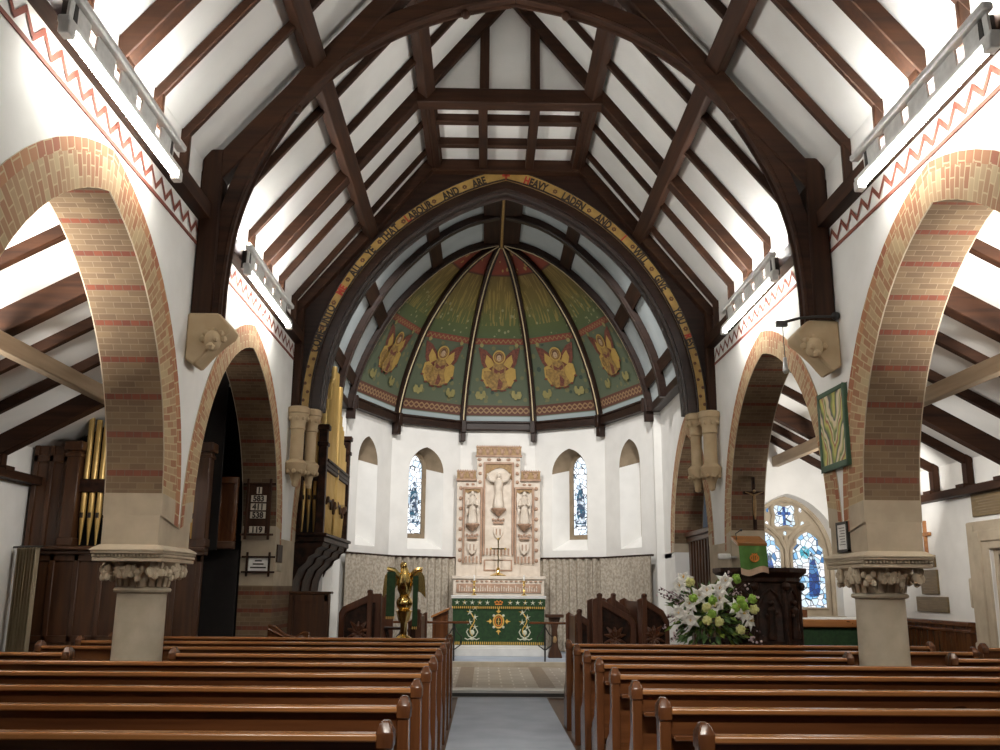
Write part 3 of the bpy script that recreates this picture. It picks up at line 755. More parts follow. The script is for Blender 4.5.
# the five painted angels, laid on the gores
M['wing'] = noisy('wing_red_brown', (0.10, 0.028, 0.020), (0.18, 0.058, 0.035), 0.6, 20.0)
M['robe'] = noisy('angel_robe', (0.17, 0.10, 0.035), (0.34, 0.21, 0.06), 0.6, 14.0)
M['scroll'] = flat('gold_cloud', (0.40, 0.26, 0.065), 0.6)
M['flesh'] = flat('painted_flesh', (0.42, 0.30, 0.19), 0.6)
M['hair'] = flat('painted_hair', (0.11, 0.05, 0.025), 0.6)
M['vine'] = flat('painted_vine', (0.25, 0.22, 0.08), 0.6)
def gore_pt(k, u, z, off):
    t0, t1 = THETA[k], THETA[k + 1]; tm, hw = (t0 + t1) / 2, (t1 - t0) / 2
    rr = prof_at(z) * math.cos(hw) - off
    return ap(tm, rr, z) + V(-math.sin(tm), math.cos(tm), 0) * -u
def disc(cx_, cz, rx, rz, n=12, a0=0.0, a1=2 * PI): return [(cx_ + rx * math.cos(a0 + (a1 - a0) * i / n), cz + rz * math.sin(a0 + (a1 - a0) * i / n)) for i in range(n + (0 if a1 - a0 > 6.2 else 1))]
for k in range(5):
    mb = MB(); sc = 1.08; zc = 7.36
    lay = [0.012]
    def put(poly, mi):
        lay[0] += 0.002
        cxp = sum(p[0] for p in poly) / len(poly); czp = sum(p[1] for p in poly) / len(poly)
        pts = [gore_pt(k, x * sc, zc + z * sc, lay[0]) for x, z in poly]; n = len(pts)
        mb.add(pts + [gore_pt(k, cxp * sc, zc + czp * sc, lay[0])], [(i, (i + 1) % n, n) for i in range(n)], mi)
    for q in (-1, 1):
        put([(q * x, z) for x, z in ((0.06, 0.10), (0.16, 0.26), (0.32, 0.40), (0.50, 0.46), (0.46, 0.28), (0.42, 0.10), (0.32, -0.06), (0.16, -0.12))], 0)
        put([(q * x, z) for x, z in ((0.10, 0.08), (0.18, 0.20), (0.30, 0.30), (0.34, 0.14), (0.26, -0.02))], 2)
        put([(q * x, z) for x, z in ((0.10, -0.10), (0.30, 0.02), (0.40, -0.02), (0.42, -0.22), (0.30, -0.42), (0.14, -0.46))], 2)
        put([(q * x, z) for x, z in ((0.16, -0.06), (0.35, -0.06), (0.38, -0.18), (0.28, -0.36), (0.14, -0.40))], 1 if q < 0 else 2)
        for j in range(4):
            a = -0.4 - 0.5 * j
            put(disc(q * 0.44 * math.cos(a), -0.12 + 0.40 * math.sin(a), 0.05, 0.025, 6), 0)
        put(disc(q * 0.42, 0.50, 0.05, 0.05, 6), 5); put(disc(q * 0.50, -0.62, 0.07, 0.10, 6), 6); put(disc(q * 0.42, -0.66, 0.05, 0.08, 6), 6)
        put(disc(q * 0.36, -0.60, 0.05, 0.10, 6), 6)
    put([(-0.10, 0.12), (0.10, 0.12), (0.17, -0.02), (0.15, -0.2), (0.24, -0.42), (0.12, -0.50), (-0.14, -0.50), (-0.26, -0.40), (-0.15, -0.2), (-0.17, -0.02)], 1)
    put([(-0.12, 0.0), (0.02, -0.08), (0.14, 0.0), (0.12, -0.10), (0.0, -0.15), (-0.12, -0.10)], 0)
    put([(0.0, -0.22), (0.10, -0.34), (0.06, -0.48), (-0.04, -0.48)], 0)
    put(disc(0, 0.235, 0.155, 0.155, 16), 2); put(disc(0, 0.235, 0.120, 0.120, 16), 0); put(disc(0, 0.235, 0.105, 0.105, 16), 1)
    put(disc(0, 0.24, 0.078, 0.085, 12), 4); put(disc(0, 0.215, 0.056, 0.068, 12), 3)
    for a in (0.3, -0.3): put(disc(a * 0.07, 0.225, 0.010, 0.007, 6), 4)
    put(disc(0, 0.185, 0.016, 0.006, 6), 0)
    mb.build('painted_angel', ['wing', 'robe', 'scroll', 'flesh', 'hair', 'vine', 'vine'], dome, recalc=False)

# apse walls with lancet niches ---------------------------------------
def apse_side(k, niche):
    P0, P1 = ap(THETA[k], 3.55), ap(THETA[k + 1], 3.55)
    d = (P1 - P0); L_ = d.length; d.normalize(); nout = V(d.y, -d.x, 0)
    if nout.dot((P0 + P1) / 2 - AC) < 0: nout = -nout
    def W(s, z, dep=0.0): return P0 + d * s + nout * dep + V(0, 0, z)
    w = MB(); zt = 5.98
    name = 'wall_apse_%s' % ['right', 'right', 'centre', 'left', 'left'][k]
    lab = ['white apse wall beside the chancel on the right', 'white apse wall right of the reredos', 'white apse wall behind the reredos', 'white apse wall left of the reredos', 'white apse wall beside the organ on the left'][k]
    if not niche:
        w.add([W(0, 0), W(L_, 0), W(L_, zt), W(0, zt)], [(0, 1, 2, 3)])
        return struct(w, name, 'plaster', lab, 'wall')
    s0, a, zs, zsp = L_ / 2 + niche, 0.50, 2.68, 4.62
    front = [(s0 + x, z) for x, z in arch(a, 0.16, zsp, 8)]
    w.add([W(0, 0), W(s0 - a, 0), W(s0 - a, zt), W(0, zt)], [(0, 1, 2, 3)]); w.add([W(s0 + a, 0), W(L_, 0), W(L_, zt), W(s0 + a, zt)], [(0, 1, 2, 3)])
    w.add([W(s0 - a, 0), W(s0 + a, 0), W(s0 + a, zs), W(s0 - a, zs)], [(0, 1, 2, 3)])
    w.strip([W(s, z) for s, z in front], [W(s, zt) for s, z in front])
    D_ = 0.40; ab = 0.30; zsb = zs + 0.28; sb = s0 + (0.09 if k >= 3 else -0.09)
    back = [(sb + x, z) for x, z in arch(ab, 0.20, zsp + 0.12, 8)]
    w.add([W(s0 - a, zs), W(s0 + a, zs), W(sb + ab, zsb, D_), W(sb - ab, zsb, D_)], [(0, 1, 2, 3)])
    w.add([W(s0 - a, zs), W(sb - ab, zsb, D_), W(*back[0], D_), W(*front[0])], [(0, 1, 2, 3)])
    w.add([W(s0 + a, zs), W(sb + ab, zsb, D_), W(*back[-1], D_), W(*front[-1])], [(0, 1, 2, 3)])
    w.strip([W(s, z) for s, z in front], [W(s, z, D_) for s, z in back], 1)
    wl = struct(w, name, ['plaster', 'win_stone'], lab, 'wall', recalc=False)
    # lancet window: stone surround and leaded glass
    wr = root('window_%d' % {0: 4, 1: 3, 3: 2, 4: 1}[k], ['tall stained-glass lancet in the far right apse wall', 'tall stained-glass lancet to the right of the reredos', '', 'tall stained-glass lancet to the left of the reredos', 'tall stained-glass lancet in the far left apse wall, beside the organ pipes'][k], 'window', W(sb, zsb, D_), kind='structure')
    g = 0.20
    inner = [(sb + x, z) for x, z in arch(g, 0.22, zsp + 0.12, 8)]
    outer = [(sb + x, z) for x, z in arch(ab, 0.20, zsp + 0.12, 8)]
    inner = [(sb - g, zsb + 0.12)] + inner + [(sb + g, zsb + 0.12)]; outer = [(sb - ab, zsb)] + outer + [(sb + ab, zsb)]
    f = MB()
    f.strip([W(s, z, D_) for s, z in outer], [W(s, z, D_) for s, z in inner]); f.strip([W(s, z, D_) for s, z in inner], [W(s, z, D_ + 0.08) for s, z in inner])
    f.add([W(sb - ab, zsb, D_), W(sb + ab, zsb, D_), W(sb + g, zsb + 0.12, D_), W(sb - g, zsb + 0.12, D_)], [(0, 1, 2, 3)])
    f.build('window_frame', 'win_stone', wr, recalc=False)
    gl = MB(); c_ = W(sb, 4.0, D_ + 0.07); pts = [W(s, z, D_ + 0.07) for s, z in inner]; n = len(pts)
    gl.add(pts + [c_], [(i, (i + 1) % n, n) for i in range(n)]); gl.build('leaded_glass', 'glass2', wr, recalc=False)
    fg = MB()      # the standing figure in the glass
    for poly in ([(-0.05, 4.42), (0.05, 4.42), (0.12, 4.2), (0.13, 3.8), (0.09, 3.62), (-0.09, 3.62), (-0.13, 3.8), (-0.10, 4.2)], disc(0, 4.5, 0.05, 0.065, 8), [(-0.16, 3.60), (0.16, 3.60), (0.15, 3.50), (-0.15, 3.50)]):
        p_ = [W(sb + x, z - 0.15, D_ + 0.062) for x, z in poly]; fg.add(p_, [tuple(range(len(p_)))])
    fg.build('glass_figure', 'glass_dark', wr, recalc=False)
for k, ni in enumerate((0.0001, 0.0001, 0, 0.0001, 0.0001)): apse_side(k, ni)

# ================================================================== AISLES
def za(x): return 3.85 - 0.55 * (abs(x) - 7.04)
for sx in (-1, 1):
    side = SIDE[sx]; yE = 18.6 if sx > 0 else 16.0
    r = MB(); r.add([(sx * 7.3, -1, za(7.3)), (sx * 7.3, yE, za(7.3)), (sx * 4.37, yE, za(4.37)), (sx * 4.37, -1, za(4.37))], [(0, 1, 2, 3)])
    struct(r, 'ceiling_aisle_%s' % side, 'roof_plaster', 'white sloping ceiling of the %s aisle' % side, 'ceiling')
    ks = [(7.7, 0), (8.8, 0), (9.9, 1), (11.0, 0), (12.1, 0), (13.2, 1)] + ([(14.3, 0), (15.4, 0), (16.5, 1), (17.6, 0), (18.4, 0)] if sx > 0 else [(15.3, 0)])
    for i, (y, big) in enumerate(ks):
        t_ = root('aisle_rafter', '%s rafter of the %s aisle roof, %s from the camera end' % ('thick' if big else 'thin', side, ORD[i]), 'rafter', (sx * 7.1, y, 3.35), 'rafters of the aisle roofs')
        h = 0.28 if big else 0.14
        mb = MB(); mb.bar((sx * 7.2, y, za(7.2) - h / 2), (sx * 4.43, y, za(4.43) - h / 2), 0.20 if big else 0.10, h); mb.build('beam', 'timber0', t_, bevel=0.01)
        mb = MB(); mb.box(*sorted((sx * 7.08, sx * 7.18)), y - 0.07, y + 0.07, 3.32, za(7.1)); mb.box(*sorted((sx * 6.98, sx * 7.2)), y - 0.12, y + 0.12, 3.30, 3.36); mb.build('foot_post', 'timber2', t_)
    mb = MB(); mb.bar((sx * 5.5, 6.0, za(5.5) - 0.44), (sx * 5.5, yE if sx > 0 else 14.0, za(5.5) - 0.44), 0.14, 0.20)
    tag(mb.build('aisle_purlin', 'aisle_timber', bevel=0.012), 'timber purlin, lit tone in its colour, crossing under the %s aisle rafters' % side, 'purlin')
    mb = MB(); mb.box(*sorted((sx * 7.0, sx * 7.2)), -1, yE, 3.20, 3.32)
    struct(mb, 'trim_%d' % (5 if sx < 0 else 6), 'timber1', 'dark timber plate along the top of the %s aisle wall' % side, 'beam')
# left aisle walls
mb = MB(); mb.box(-7.4, -7.2, -1, 16, 0, 3.9)
struct(mb, 'wall_aisle_left', 'plaster', 'white outer wall of the left aisle', 'wall')
mb = MB(); mb.box(-7.2, -4.37, 15.9, 16.0, 0, 5.4)
struct(mb, 'wall_aisle_left_east', 'shadow_void', 'end wall behind the aisle organ case, coloured black for shade', 'wall')  # the shade at this end is put into the wall colour
# right aisle outer wall with its doorway
DY0, DY1, DZ = 12.75, 14.02, 2.36
mb = MB()
mb.box(7.2, 7.4, -1, DY0, 0, 3.9); mb.box(7.2, 7.4, DY1, 18.6, 0, 3.9); mb.box(7.2, 7.4, DY0, DY1, DZ, 3.9)
struct(mb, 'wall_aisle_right', 'plaster', 'white outer wall of the right aisle with door and plaques', 'wall')
dr = root('door_1', 'brown panelled door in a moulded stone surround, right aisle wall', 'door', (7.2, (DY0 + DY1) / 2, 0), kind='structure')
mb = MB(); mb.box(7.30, 7.36, DY0, DY1, 0, DZ)
for y in (12.85, 13.28, 13.70):
    for z0, z1 in ((0.2, 1.05), (1.2, 2.2)): mb.box(7.285, 7.31, y, y + 0.28, z0, z1)
mb.build('door_leaf', 'oak2', dr, bevel=0.008)
for i, (o_, dep, ext) in enumerate(((0.60, 0.03, 0.20), (0.40, 0.055, 0.16), (0.24, 0.03, 0.0), (0.12, -0.05, 0.0))):
    mb = MB(); y0, y1, z1 = DY0 - o_, DY1 + o_, DZ + o_ * 0.72
    xi = 7.2 - dep
    mb.box(xi, 7.3, y1 - 0.22, y1, 0, z1); mb.box(xi, 7.3, y0, y0 + 0.22, 0, z1); mb.box(xi, 7.3, y0 + 0.22, y1 - 0.22, z1 - 0.17, z1)
    if i == 0:
        for z in (0.55, 1.5): mb.box(xi, 7.25, y1, y1 + 0.08, z, z + 0.45)
    mb.build('door_surround', 'stone', dr, bevel=0.02)
mb = MB(); mb.lathe([(0.0, 0), (0.035, 0.01), (0.03, 0.05), (0, 0.06)], (7.285, 13.9, 1.1), 8, axis='X'); mb.build('door_handle', 'brass', dr)
# wainscot on that wall
wn = root('wall_wainscot', 'brown panelled wainscot along the right aisle wall beyond the door', 'wainscot', (7.15, 16.5, 0), kind='structure')
mb = MB(); mb.box(7.12, 7.2, 14.66, 18.6, 0, 1.22)
mb.build('boarding', 'pew2', wn)
mb = MB(); mb.box(7.06, 7.2, 14.64, 18.6, 1.22, 1.29); mb.box(7.08, 7.2, 14.64, 18.6, 1.12, 1.17); mb.build('capping', 'pew1', wn, bevel=0.01)
mb = MB()
for k in range(9): mb.box(7.10, 7.13, 14.66 + 0.45 * k, 14.74 + 0.45 * k, 0.1, 1.14)
mb.build('stile', 'pew2', wn)
# plaques and cross on the right aisle wall
def plaque(lab, y0, y1, z0, z1, mat, name='wall_plaque'):
    p = root(name, lab, 'plaque', (7.2, (y0 + y1) / 2, z0), 'memorial plaques in the right aisle')
    mb = MB(); mb.box(7.165, 7.2, y0, y1, z0, z1); mb.build('plate', mat, p, bevel=0.006)
    mb = MB()
    n = 6
    for k in range(n):
        z = lerp(z1 - 0.07, z0 + 0.06, k / (n - 1)); m_ = 0.08 + 0.05 * (k % 3)
        mb.box(7.162, 7.166, y0 + (y1 - y0) * m_, y1 - (y1 - y0) * m_, z - 0.008, z + 0.008)
    mb.build('engraved_lines', 'win_stone', p)
plaque('large dark bronze plaque above the stone door surround', 13.2, 14.36, 2.86, 3.20, 'bronze')
plaque('small bronze plaque just under the wooden wall cross', 15.74, 16.13, 2.14, 2.34, 'bronze')
plaque('upright bronze plaque between the small one and the wide one', 15.70, 16.30, 1.70, 2.10, 'bronze')
plaque('wide low bronze plaque nearest the wainscot', 15.42, 16.53, 1.41, 1.66, 'bronze')
cx = root('wall_cross', 'plain light wooden cross on the right aisle wall above the plaques', 'cross', (7.19, 16.0, 2.36))
mb = MB(); mb.box(7.15, 7.2, 15.97, 16.03, 2.36, 2.92); mb.build('upright', 'rail', cx, bevel=0.005)
mb = MB(); mb.box(7.14, 7.19, 15.80, 16.20, 2.66, 2.72); mb.build('crossbar', 'rail', cx, bevel=0.005)

# right chapel east wall with the traceried window
WY, WCX = 18.6, 5.70
OA = dict(a=0.98, c=0.25, z0=2.42)
mb = MB(); ow = [(WCX + x, z) for x, z in arch(OA['a'], OA['c'], OA['z0'], 12)]
mb.add([(4.37, WY, 0), (WCX - OA['a'], WY, 0), (WCX - OA['a'], WY, za(WCX - OA['a'])), (4.37, WY, za(4.37))], [(0, 1, 2, 3)])
mb.add([(WCX + OA['a'], WY, 0), (7.2, WY, 0), (7.2, WY, za(7.2)), (WCX + OA['a'], WY, za(WCX + OA['a']))], [(0, 1, 2, 3)])
mb.add([(WCX - OA['a'], WY, 0), (WCX + OA['a'], WY, 0), (WCX + OA['a'], WY, 1.25), (WCX - OA['a'], WY, 1.25)], [(0, 1, 2, 3)])
mb.strip([(x, WY, z) for x, z in ow], [(x, WY, za(x)) for x, z in ow])
out2 = [(WCX - OA['a'], 1.25)] + ow + [(WCX + OA['a'], 1.25)]
in2 = [(WCX + (x - WCX) * 0.93, z if i in (0, len(out2) - 1) else z - 0.05) for i, (x, z) in enumerate(out2)]
mb.strip([(x, WY, z) for x, z in out2], [(x, WY + 0.30, z) for x, z in in2])
struct(mb, 'wall_chapel_east', 'plaster', 'white end wall of the right aisle round the traceried window', 'wall', recalc=False)
w5 = root('window_5', 'two-light traceried stained-glass window at the end of the right aisle', 'window', (WCX, WY, 1.25), kind='structure')
mb = MB(); pts = [(x, WY + 0.30, z) for x, z in in2] ; mb.add(pts, [tuple(range(len(pts)))]); mb.build('tracery_plate', 'stone', w5, recalc=False)
def moulding(P, r, name, yy, closed=True):
    mb = MB(); Q = [V(x, yy, z) for x, z in P]
    if closed: Q = Q + [Q[0]]
    mb.tube(Q, r, 0, 6); mb.build(name, 'stone', w5)
def pane(P, name, mat, yy):
    mb = MB(); n = len(P); c_ = V(sum(p[0] for p in P) / n, yy, sum(p[1] for p in P) / n)
    mb.add([V(x, yy, z) for x, z in P] + [c_], [(i, (i + 1) % n, n) for i in range(n)]); return mb.build(name, mat, w5, recalc=False)
gy = WY + 0.285
for q in (-1, 1):
    c_ = WCX + q * 0.43
    L_ = [(c_ - 0.335, 1.40)] + [(c_ + x, z) for x, z in arch(0.335, 0.14, 2.46, 6)] + [(c_ + 0.335, 1.40)]
    # cusped head
    L_ = [(c_ + (x - c_) * (0.80 if 2.56 < z < 2.72 else 1.0), z) for x, z in L_]
    pane(L_, 'lancet_glass', 'glass', gy); moulding(L_, 0.032, 'lancet_moulding', gy - 0.01)
    # robed figure in the light
    fb = [(0.02, 2.46), (0.10, 2.40), (0.17, 2.1), (0.19, 1.75), (0.14, 1.62), (-0.04, 1.62), (-0.02, 2.1)]
    pane([(c_ + x + 0.02, z) for x, z in fb], 'blue_robe_glass', 'glass_blue', gy - 0.004)
    pane([(c_ + x - 0.06, z) for x, z in disc(0, 2.48, 0.10, 0.13, 10)], 'teal_glass', 'glass_teal', gy - 0.005)
    pane([(c_ + x + 0.08, z) for x, z in disc(0, 2.40, 0.055, 0.075, 10)], 'head_glass', 'glass_dark', gy - 0.006)
    for z in (1.66, 1.92, 2.2):
        mb = MB(); mb.box(c_ - 0.28, c_ + 0.28, gy - 0.012, gy - 0.006, z - 0.006, z + 0.006); mb.build('saddle_bar', 'black', w5)
qf = []
for k in range(40):
    a = 2 * PI * k / 40; rr = 0.265 + 0.045 * math.cos(4 * a + PI)
    qf.append((WCX + rr * math.cos(a), 3.20 + rr * math.sin(a)))
pane(qf, 'quatrefoil_glass', 'glass', gy); moulding(qf, 0.042, 'quatrefoil_moulding', gy - 0.01)
pane([(WCX + x, 3.20 + z) for x, z in ((-0.03, -0.2), (0.03, -0.2), (0.03, 0.02), (0.13, 0.02), (0.13, 0.08), (0.03, 0.08), (0.03, 0.19), (-0.03, 0.19), (-0.03, 0.08), (-0.13, 0.08), (-0.13, 0.02), (-0.03, 0.02))], 'glass_cross', 'glass_blue', gy - 0.004)
for x, z, rx, rz in ((0, 3.57, 0.07, 0.03), (0, 2.86, 0.035, 0.045), (0.36, 3.02, 0.04, 0.08), (-0.36, 3.02, 0.04, 0.08), (0.33, 3.32, 0.03, 0.05), (-0.33, 3.32, 0.03, 0.05), (0.66, 2.72, 0.03, 0.06), (-0.66, 2.72, 0.03, 0.06)):
    pane(disc(WCX + x, z, rx, rz, 8), 'eyelet_glass', 'glass', gy)
moulding([(WCX + (x - WCX) * 0.97, z - 0.02) for x, z in in2], 0.05, 'arch_moulding', gy - 0.03, False)
moulding([(WCX, 1.27), (WCX, 2.55), (WCX, 2.8)], 0.045, 'mullion', gy - 0.02, False)
for q in (-1, 1): moulding([(WCX, 2.55), (WCX + q * 0.12, 2.80), (WCX + q * 0.30, 2.96), (WCX + q * 0.5, 3.06)], 0.045, 'tracery_bar', gy - 0.015, False)
mb = MB(); mb.box(WCX - 1.0, WCX + 1.0, WY - 0.06, WY + 0.32, 1.17, 1.26); mb.build('window_sill', 'stone', w5, bevel=0.01)
# side altar under that window
sa = root('side_altar', 'small side altar with dark green hanging below the aisle window', 'altar', (6.0, 17.7, 0))
mb = MB(); mb.box(5.1, 6.9, 17.35, 18.05, 0.0, 1.10); mb.build('frontal', 'green', sa)
mb = MB(); mb.box(5.02, 6.98, 17.25, 18.1, 1.10, 1.24); mb.build('mensa', 'rail', sa, bevel=0.015)
mb = MB(); mb.box(5.15, 6.95, 17.27, 18.08, 1.24, 1.26); mb.build('linen_cover', 'linen', sa)
mb = MB(); mb.box(5.30, 5.62, 17.6, 17.85, 1.26, 1.40); tag(mb.build('wooden_box', 'pew0', bevel=0.01), 'small brown wooden box on the side altar', 'box')
# dark screen seen through the small chancel arch on the right
sc_ = root('wooden_screen', 'dark panelled wooden screen inside the small right chancel arch', 'screen', (3.98, 18.3, 0.12))
mb = MB(); mb.box(3.95, 4.03, 16.9, 19.8, 0.12, 2.80); mb.build('panel', 'oak2', sc_)
mb = MB(); mb.box(3.87, 4.10, 16.9, 19.8, 2.80, 2.90); mb.box(3.91, 4.07, 16.9, 19.8, 2.70, 2.80)
mb.build('cornice', 'oak1', sc_, bevel=0.015)
mb = MB()
for k in range(11): mb.box(3.92, 3.97, 16.95 + 0.25 * k, 17.01 + 0.25 * k, 0.2, 2.70)
mb.build('muntin', 'oak2', sc_)
# ------------------------------------------------------------------ columns
def column(sx, lab):
    c = root('stone_column', lab, 'column', (sx * 3.96, 10.31, 0)); x0, y0 = sx * 3.96, 10.31
    mb = MB(); mb.lathe([(0.36, 0.0), (0.36, 0.10), (0.32, 0.14), (0.32, 0.20), (0.275, 0.26), (0.255, 0.30)], (x0, y0, 0), 24); mb.build('base', 'stone_grey', c)
    mb = MB(); mb.lathe([(0.258, 0.28), (0.256, 1.0), (0.252, 1.70)], (x0, y0, 0), 28); mb.build('shaft', 'stone_grey', c)
    mb = MB(); mb.lathe([(0.25, 1.665), (0.285, 1.675), (0.295, 1.695), (0.285, 1.715), (0.25, 1.725)], (x0, y0, 0), 28); mb.build('neck_ring', 'stone_grey', c)
    mb = MB(); mb.lathe([(0.25, 1.72), (0.25, 1.78), (0.27, 1.88), (0.33, 1.95), (0.37, 1.985)], (x0, y0, 0), 24)
    for k in range(20):
        a = 2 * PI * k / 20; mb.bar((x0 + 0.255 * math.cos(a), y0 + 0.255 * math.sin(a), 1.73), (x0 + 0.29 * math.cos(a), y0 + 0.29 * math.sin(a), 1.90), 0.05, 0.03)
    mb.build('bell', 'stone', c)
    rnd = random.Random(3)
    for k in range(14):
        a = 2 * PI * k / 14; rx, ry = 0.36, 0.45; big = k % 2 == 0
        f = MB(); cx_, cy_, cz = x0 + rx * math.cos(a), y0 + ry * math.sin(a), 1.905 if big else 1.87
        sq = 1.0 / max(abs(math.cos(a)), abs(math.sin(a)), 0.75); cx_, cy_ = x0 + rx * sq * math.cos(a) * 0.88, y0 + ry * sq * math.sin(a) * 0.88
        n = 7 if big else 4
        for j in range(n):
            b_ = 2 * PI * j / n + rnd.random()
            ta = V(-math.sin(a), math.cos(a), 0); ou = V(math.cos(a), math.sin(a), 0)
            p = V(cx_, cy_, cz) + ta * (0.066 * math.cos(b_)) + V(0, 0, 0.058 * math.sin(b_)) + ou * 0.01
            f.ball(p, 0.043 if big else 0.034, 0, 7, (1, 1, 1.2))
        f.ball((cx_, cy_, cz), 0.05, 0, 7)
        f.build('leaf_carving', 'stone', c)
    mb = MB(); bx = lambda hx, hy, z0, z1: mb.box(x0 - hx, x0 + hx, y0 - hy, y0 + hy, z0, z1)
    bx(0.36, 0.53, 1.98, 2.02); bx(0.37, 0.56, 2.06, 2.09); bx(0.345, 0.515, 2.02, 2.06)
    mb.add([(x0 + sx_ * hx, y0 + sy_ * hy, z) for hx, hy, z in ((0.38, 0.57, 2.09), (0.38, 0.57, 2.105), (0.30, 0.525, 2.15)) for sx_, sy_ in ((-1, -1), (1, -1), (1, 1), (-1, 1))],
           [(i * 4 + k, i * 4 + (k + 1) % 4, (i + 1) * 4 + (k + 1) % 4, (i + 1) * 4 + k) for i in range(2) for k in range(4)] + [(8, 9, 10, 11)])
    for k in range(19):
        x = x0 - 0.33 + 0.66 * k / 18
        mb.box(x - 0.013, x + 0.013, y0 - 0.545, y0 - 0.50, 2.025, 2.055)
    for k in range(25):
        y = y0 - 0.50 + 1.0 * k / 24
        for q in (-1, 1): mb.box(x0 + q * 0.345 - 0.03, x0 + q * 0.345 + 0.03, y - 0.013, y + 0.013, 2.025, 2.055)
    mb.build('abacus', 'stone', c, bevel=0.006)
    mb = MB(); mb.box(x0 - 0.29, x0 + 0.29, y0 - 0.508, y0 + 0.518, 2.14, 2.46); mb.build('springer_block', 'stone', c)
column(-1, 'round grey stone column with leafy capital on the left of the nave')
column(1, 'round grey stone column with leafy capital on the right of the nave')

# corbels carrying the truss
for sx in (-1, 1):
    c = root('stone_corbel', 'tan stone corbel with a small carved head, %s nave wall' % SIDE[sx], 'corbel', (sx * WX, 10.3, 4.15), 'corbels of the roof truss')
    mb = MB()
    P_ = [(3.667, 4.73), (3.32, 4.73), (3.17, 4.58), (3.20, 4.50), (3.30, 4.42), (3.42, 4.30), (3.50, 4.20), (3.56, 4.13), (3.667, 4.20)]
    mb.prism([(sx * x, z) for x, z in P_], 1, 10.12, 10.48); mb.build('corbel_block', 'corbel', c, bevel=0.02)
    mb = MB(); h = V(sx * 3.36, 10.10, 4.40)
    mb.ball(h, 0.11, 0, 10, (0.9, 1, 1.1)); mb.ball(h + V(-sx * 0.06, -0.09, -0.01), 0.03, 0, 6); mb.ball(h + V(0, -0.07, -0.08), 0.05, 0, 7)
    for k in range(5):
        a = k * PI / 4; mb.ball(h + V(0.115 * math.cos(a), 0.01, 0.095 * math.sin(a) + 0.02), 0.042, 0, 6)
    mb.build('carved_head', 'corbel', c)
# corbelled wall shafts under the chancel arch
for sx in (-1, 1):
    c = root('wall_shaft', 'short double stone shaft under the %s foot of the chancel arch' % SIDE[sx], 'shaft', (sx * 3.5, 15.85, 3.3))
    for x0, y0, r in ((sx * 3.51, 15.74, 0.115), (sx * 3.33, 16.0, 0.095)):
        mb = MB(); mb.lathe([(r, 3.80), (r, 4.35)], (x0, y0, 0), 16); mb.build('shaft', 'corbel', c)
        mb = MB(); mb.lathe([(r, 4.33), (r + 0.02, 4.35), (r + 0.01, 4.38), (r + 0.02, 4.48), (r + 0.06, 4.57), (r + 0.06, 4.60), (r + 0.08, 4.62), (r + 0.08, 4.70), (r + 0.04, 4.73)], (x0, y0, 0), 16)
        for k in range(8):
            a = 2 * PI * k / 8; mb.ball((x0 + (r + 0.04) * math.cos(a), y0 + (r + 0.04) * math.sin(a), 4.52), 0.035, 0, 6)
        mb.build('capital', 'corbel', c)
        mb = MB(); mb.lathe([(0.02, 3.38), (0.05, 3.40), (0.06, 3.46), (r - 0.02, 3.56), (r + 0.05, 3.64), (r + 0.06, 3.70), (r + 0.07, 3.76), (r + 0.03, 3.80), (r, 3.83)], (x0, y0, 0), 16)
        for k in range(8):
            a = 2 * PI * k / 8; mb.ball((x0 + (r + 0.03) * math.cos(a), y0 + (r + 0.03) * math.sin(a), 3.62), 0.045, 0, 6)
        mb.ball((x0, y0, 3.42), 0.06, 0, 7); mb.build('carved_foot', 'corbel', c)

# ------------------------------------------------------------------ fluorescent fittings
def light(sx, y0, y1, lab):
    c = root('fluorescent_light', lab, 'light', (sx * 3.45, (y0 + y1) / 2, 5.95), 'fluorescent fittings on the wall plates')
    X = lambda x: sx * x
    mb = MB(); mb.box(*sorted((X(3.37), X(3.46))), y0, y1, 5.735, 5.80); mb.build('batten', 'white', c, bevel=0.01)
    mb = MB(); mb.tube([(X(3.40), y0 + 0.12, 5.70), (X(3.40), y1 - 0.12, 5.70)], 0.040, n=8); mb.build('glowing_tube', 'tube', c)
    for y in (y0, y1 - 0.11):
        e = MB(); e.box(*sorted((X(3.36), X(3.45))), y, y + 0.11, 5.65, 5.76); e.build('end_cap', 'white', c, bevel=0.01)
    mb = MB(); mb.box(*sorted((X(3.36), X(3.46))), y0 + 0.05, y1 + 0.05, 6.0, 6.07); mb.build('upper_batten', 'white', c, bevel=0.015)
    mb = MB(); mb.tube([(X(3.44), y0 + 0.15, 6.11), (X(3.44), y1 - 0.05, 6.11)], 0.018, n=8); mb.build('upper_glowing_tube', 'tube_up', c)
    mb = MB(); n = 5
    for k in range(n):
        a, b_ = lerp(y0 + 0.1, y1, k / n), lerp(y0 + 0.1, y1, (k + 0.72) / n)
        mb.bar((X(3.44), (a + b_) / 2, 5.79), (X(3.43), (a + b_) / 2, 6.01), b_ - a, 0.02, 0, (1, 0, 0))
    mb.build('slotted_reflector', 'white', c)
    for y in (y0 + 0.2, y1 - 0.2):
        mb = MB(); mb.box(*sorted((X(3.42), X(3.53))), y - 0.03, y + 0.03, 5.78, 6.03); mb.build('bracket', 'black', c)
for sx in (-1, 1):
    light(sx, 6.10, 8.70, 'twin fluorescent tube fitting above the near %s arch' % SIDE[sx])
    light(sx, 11.45, 14.15, 'twin fluorescent tube fitting above the far %s arch' % SIDE[sx])

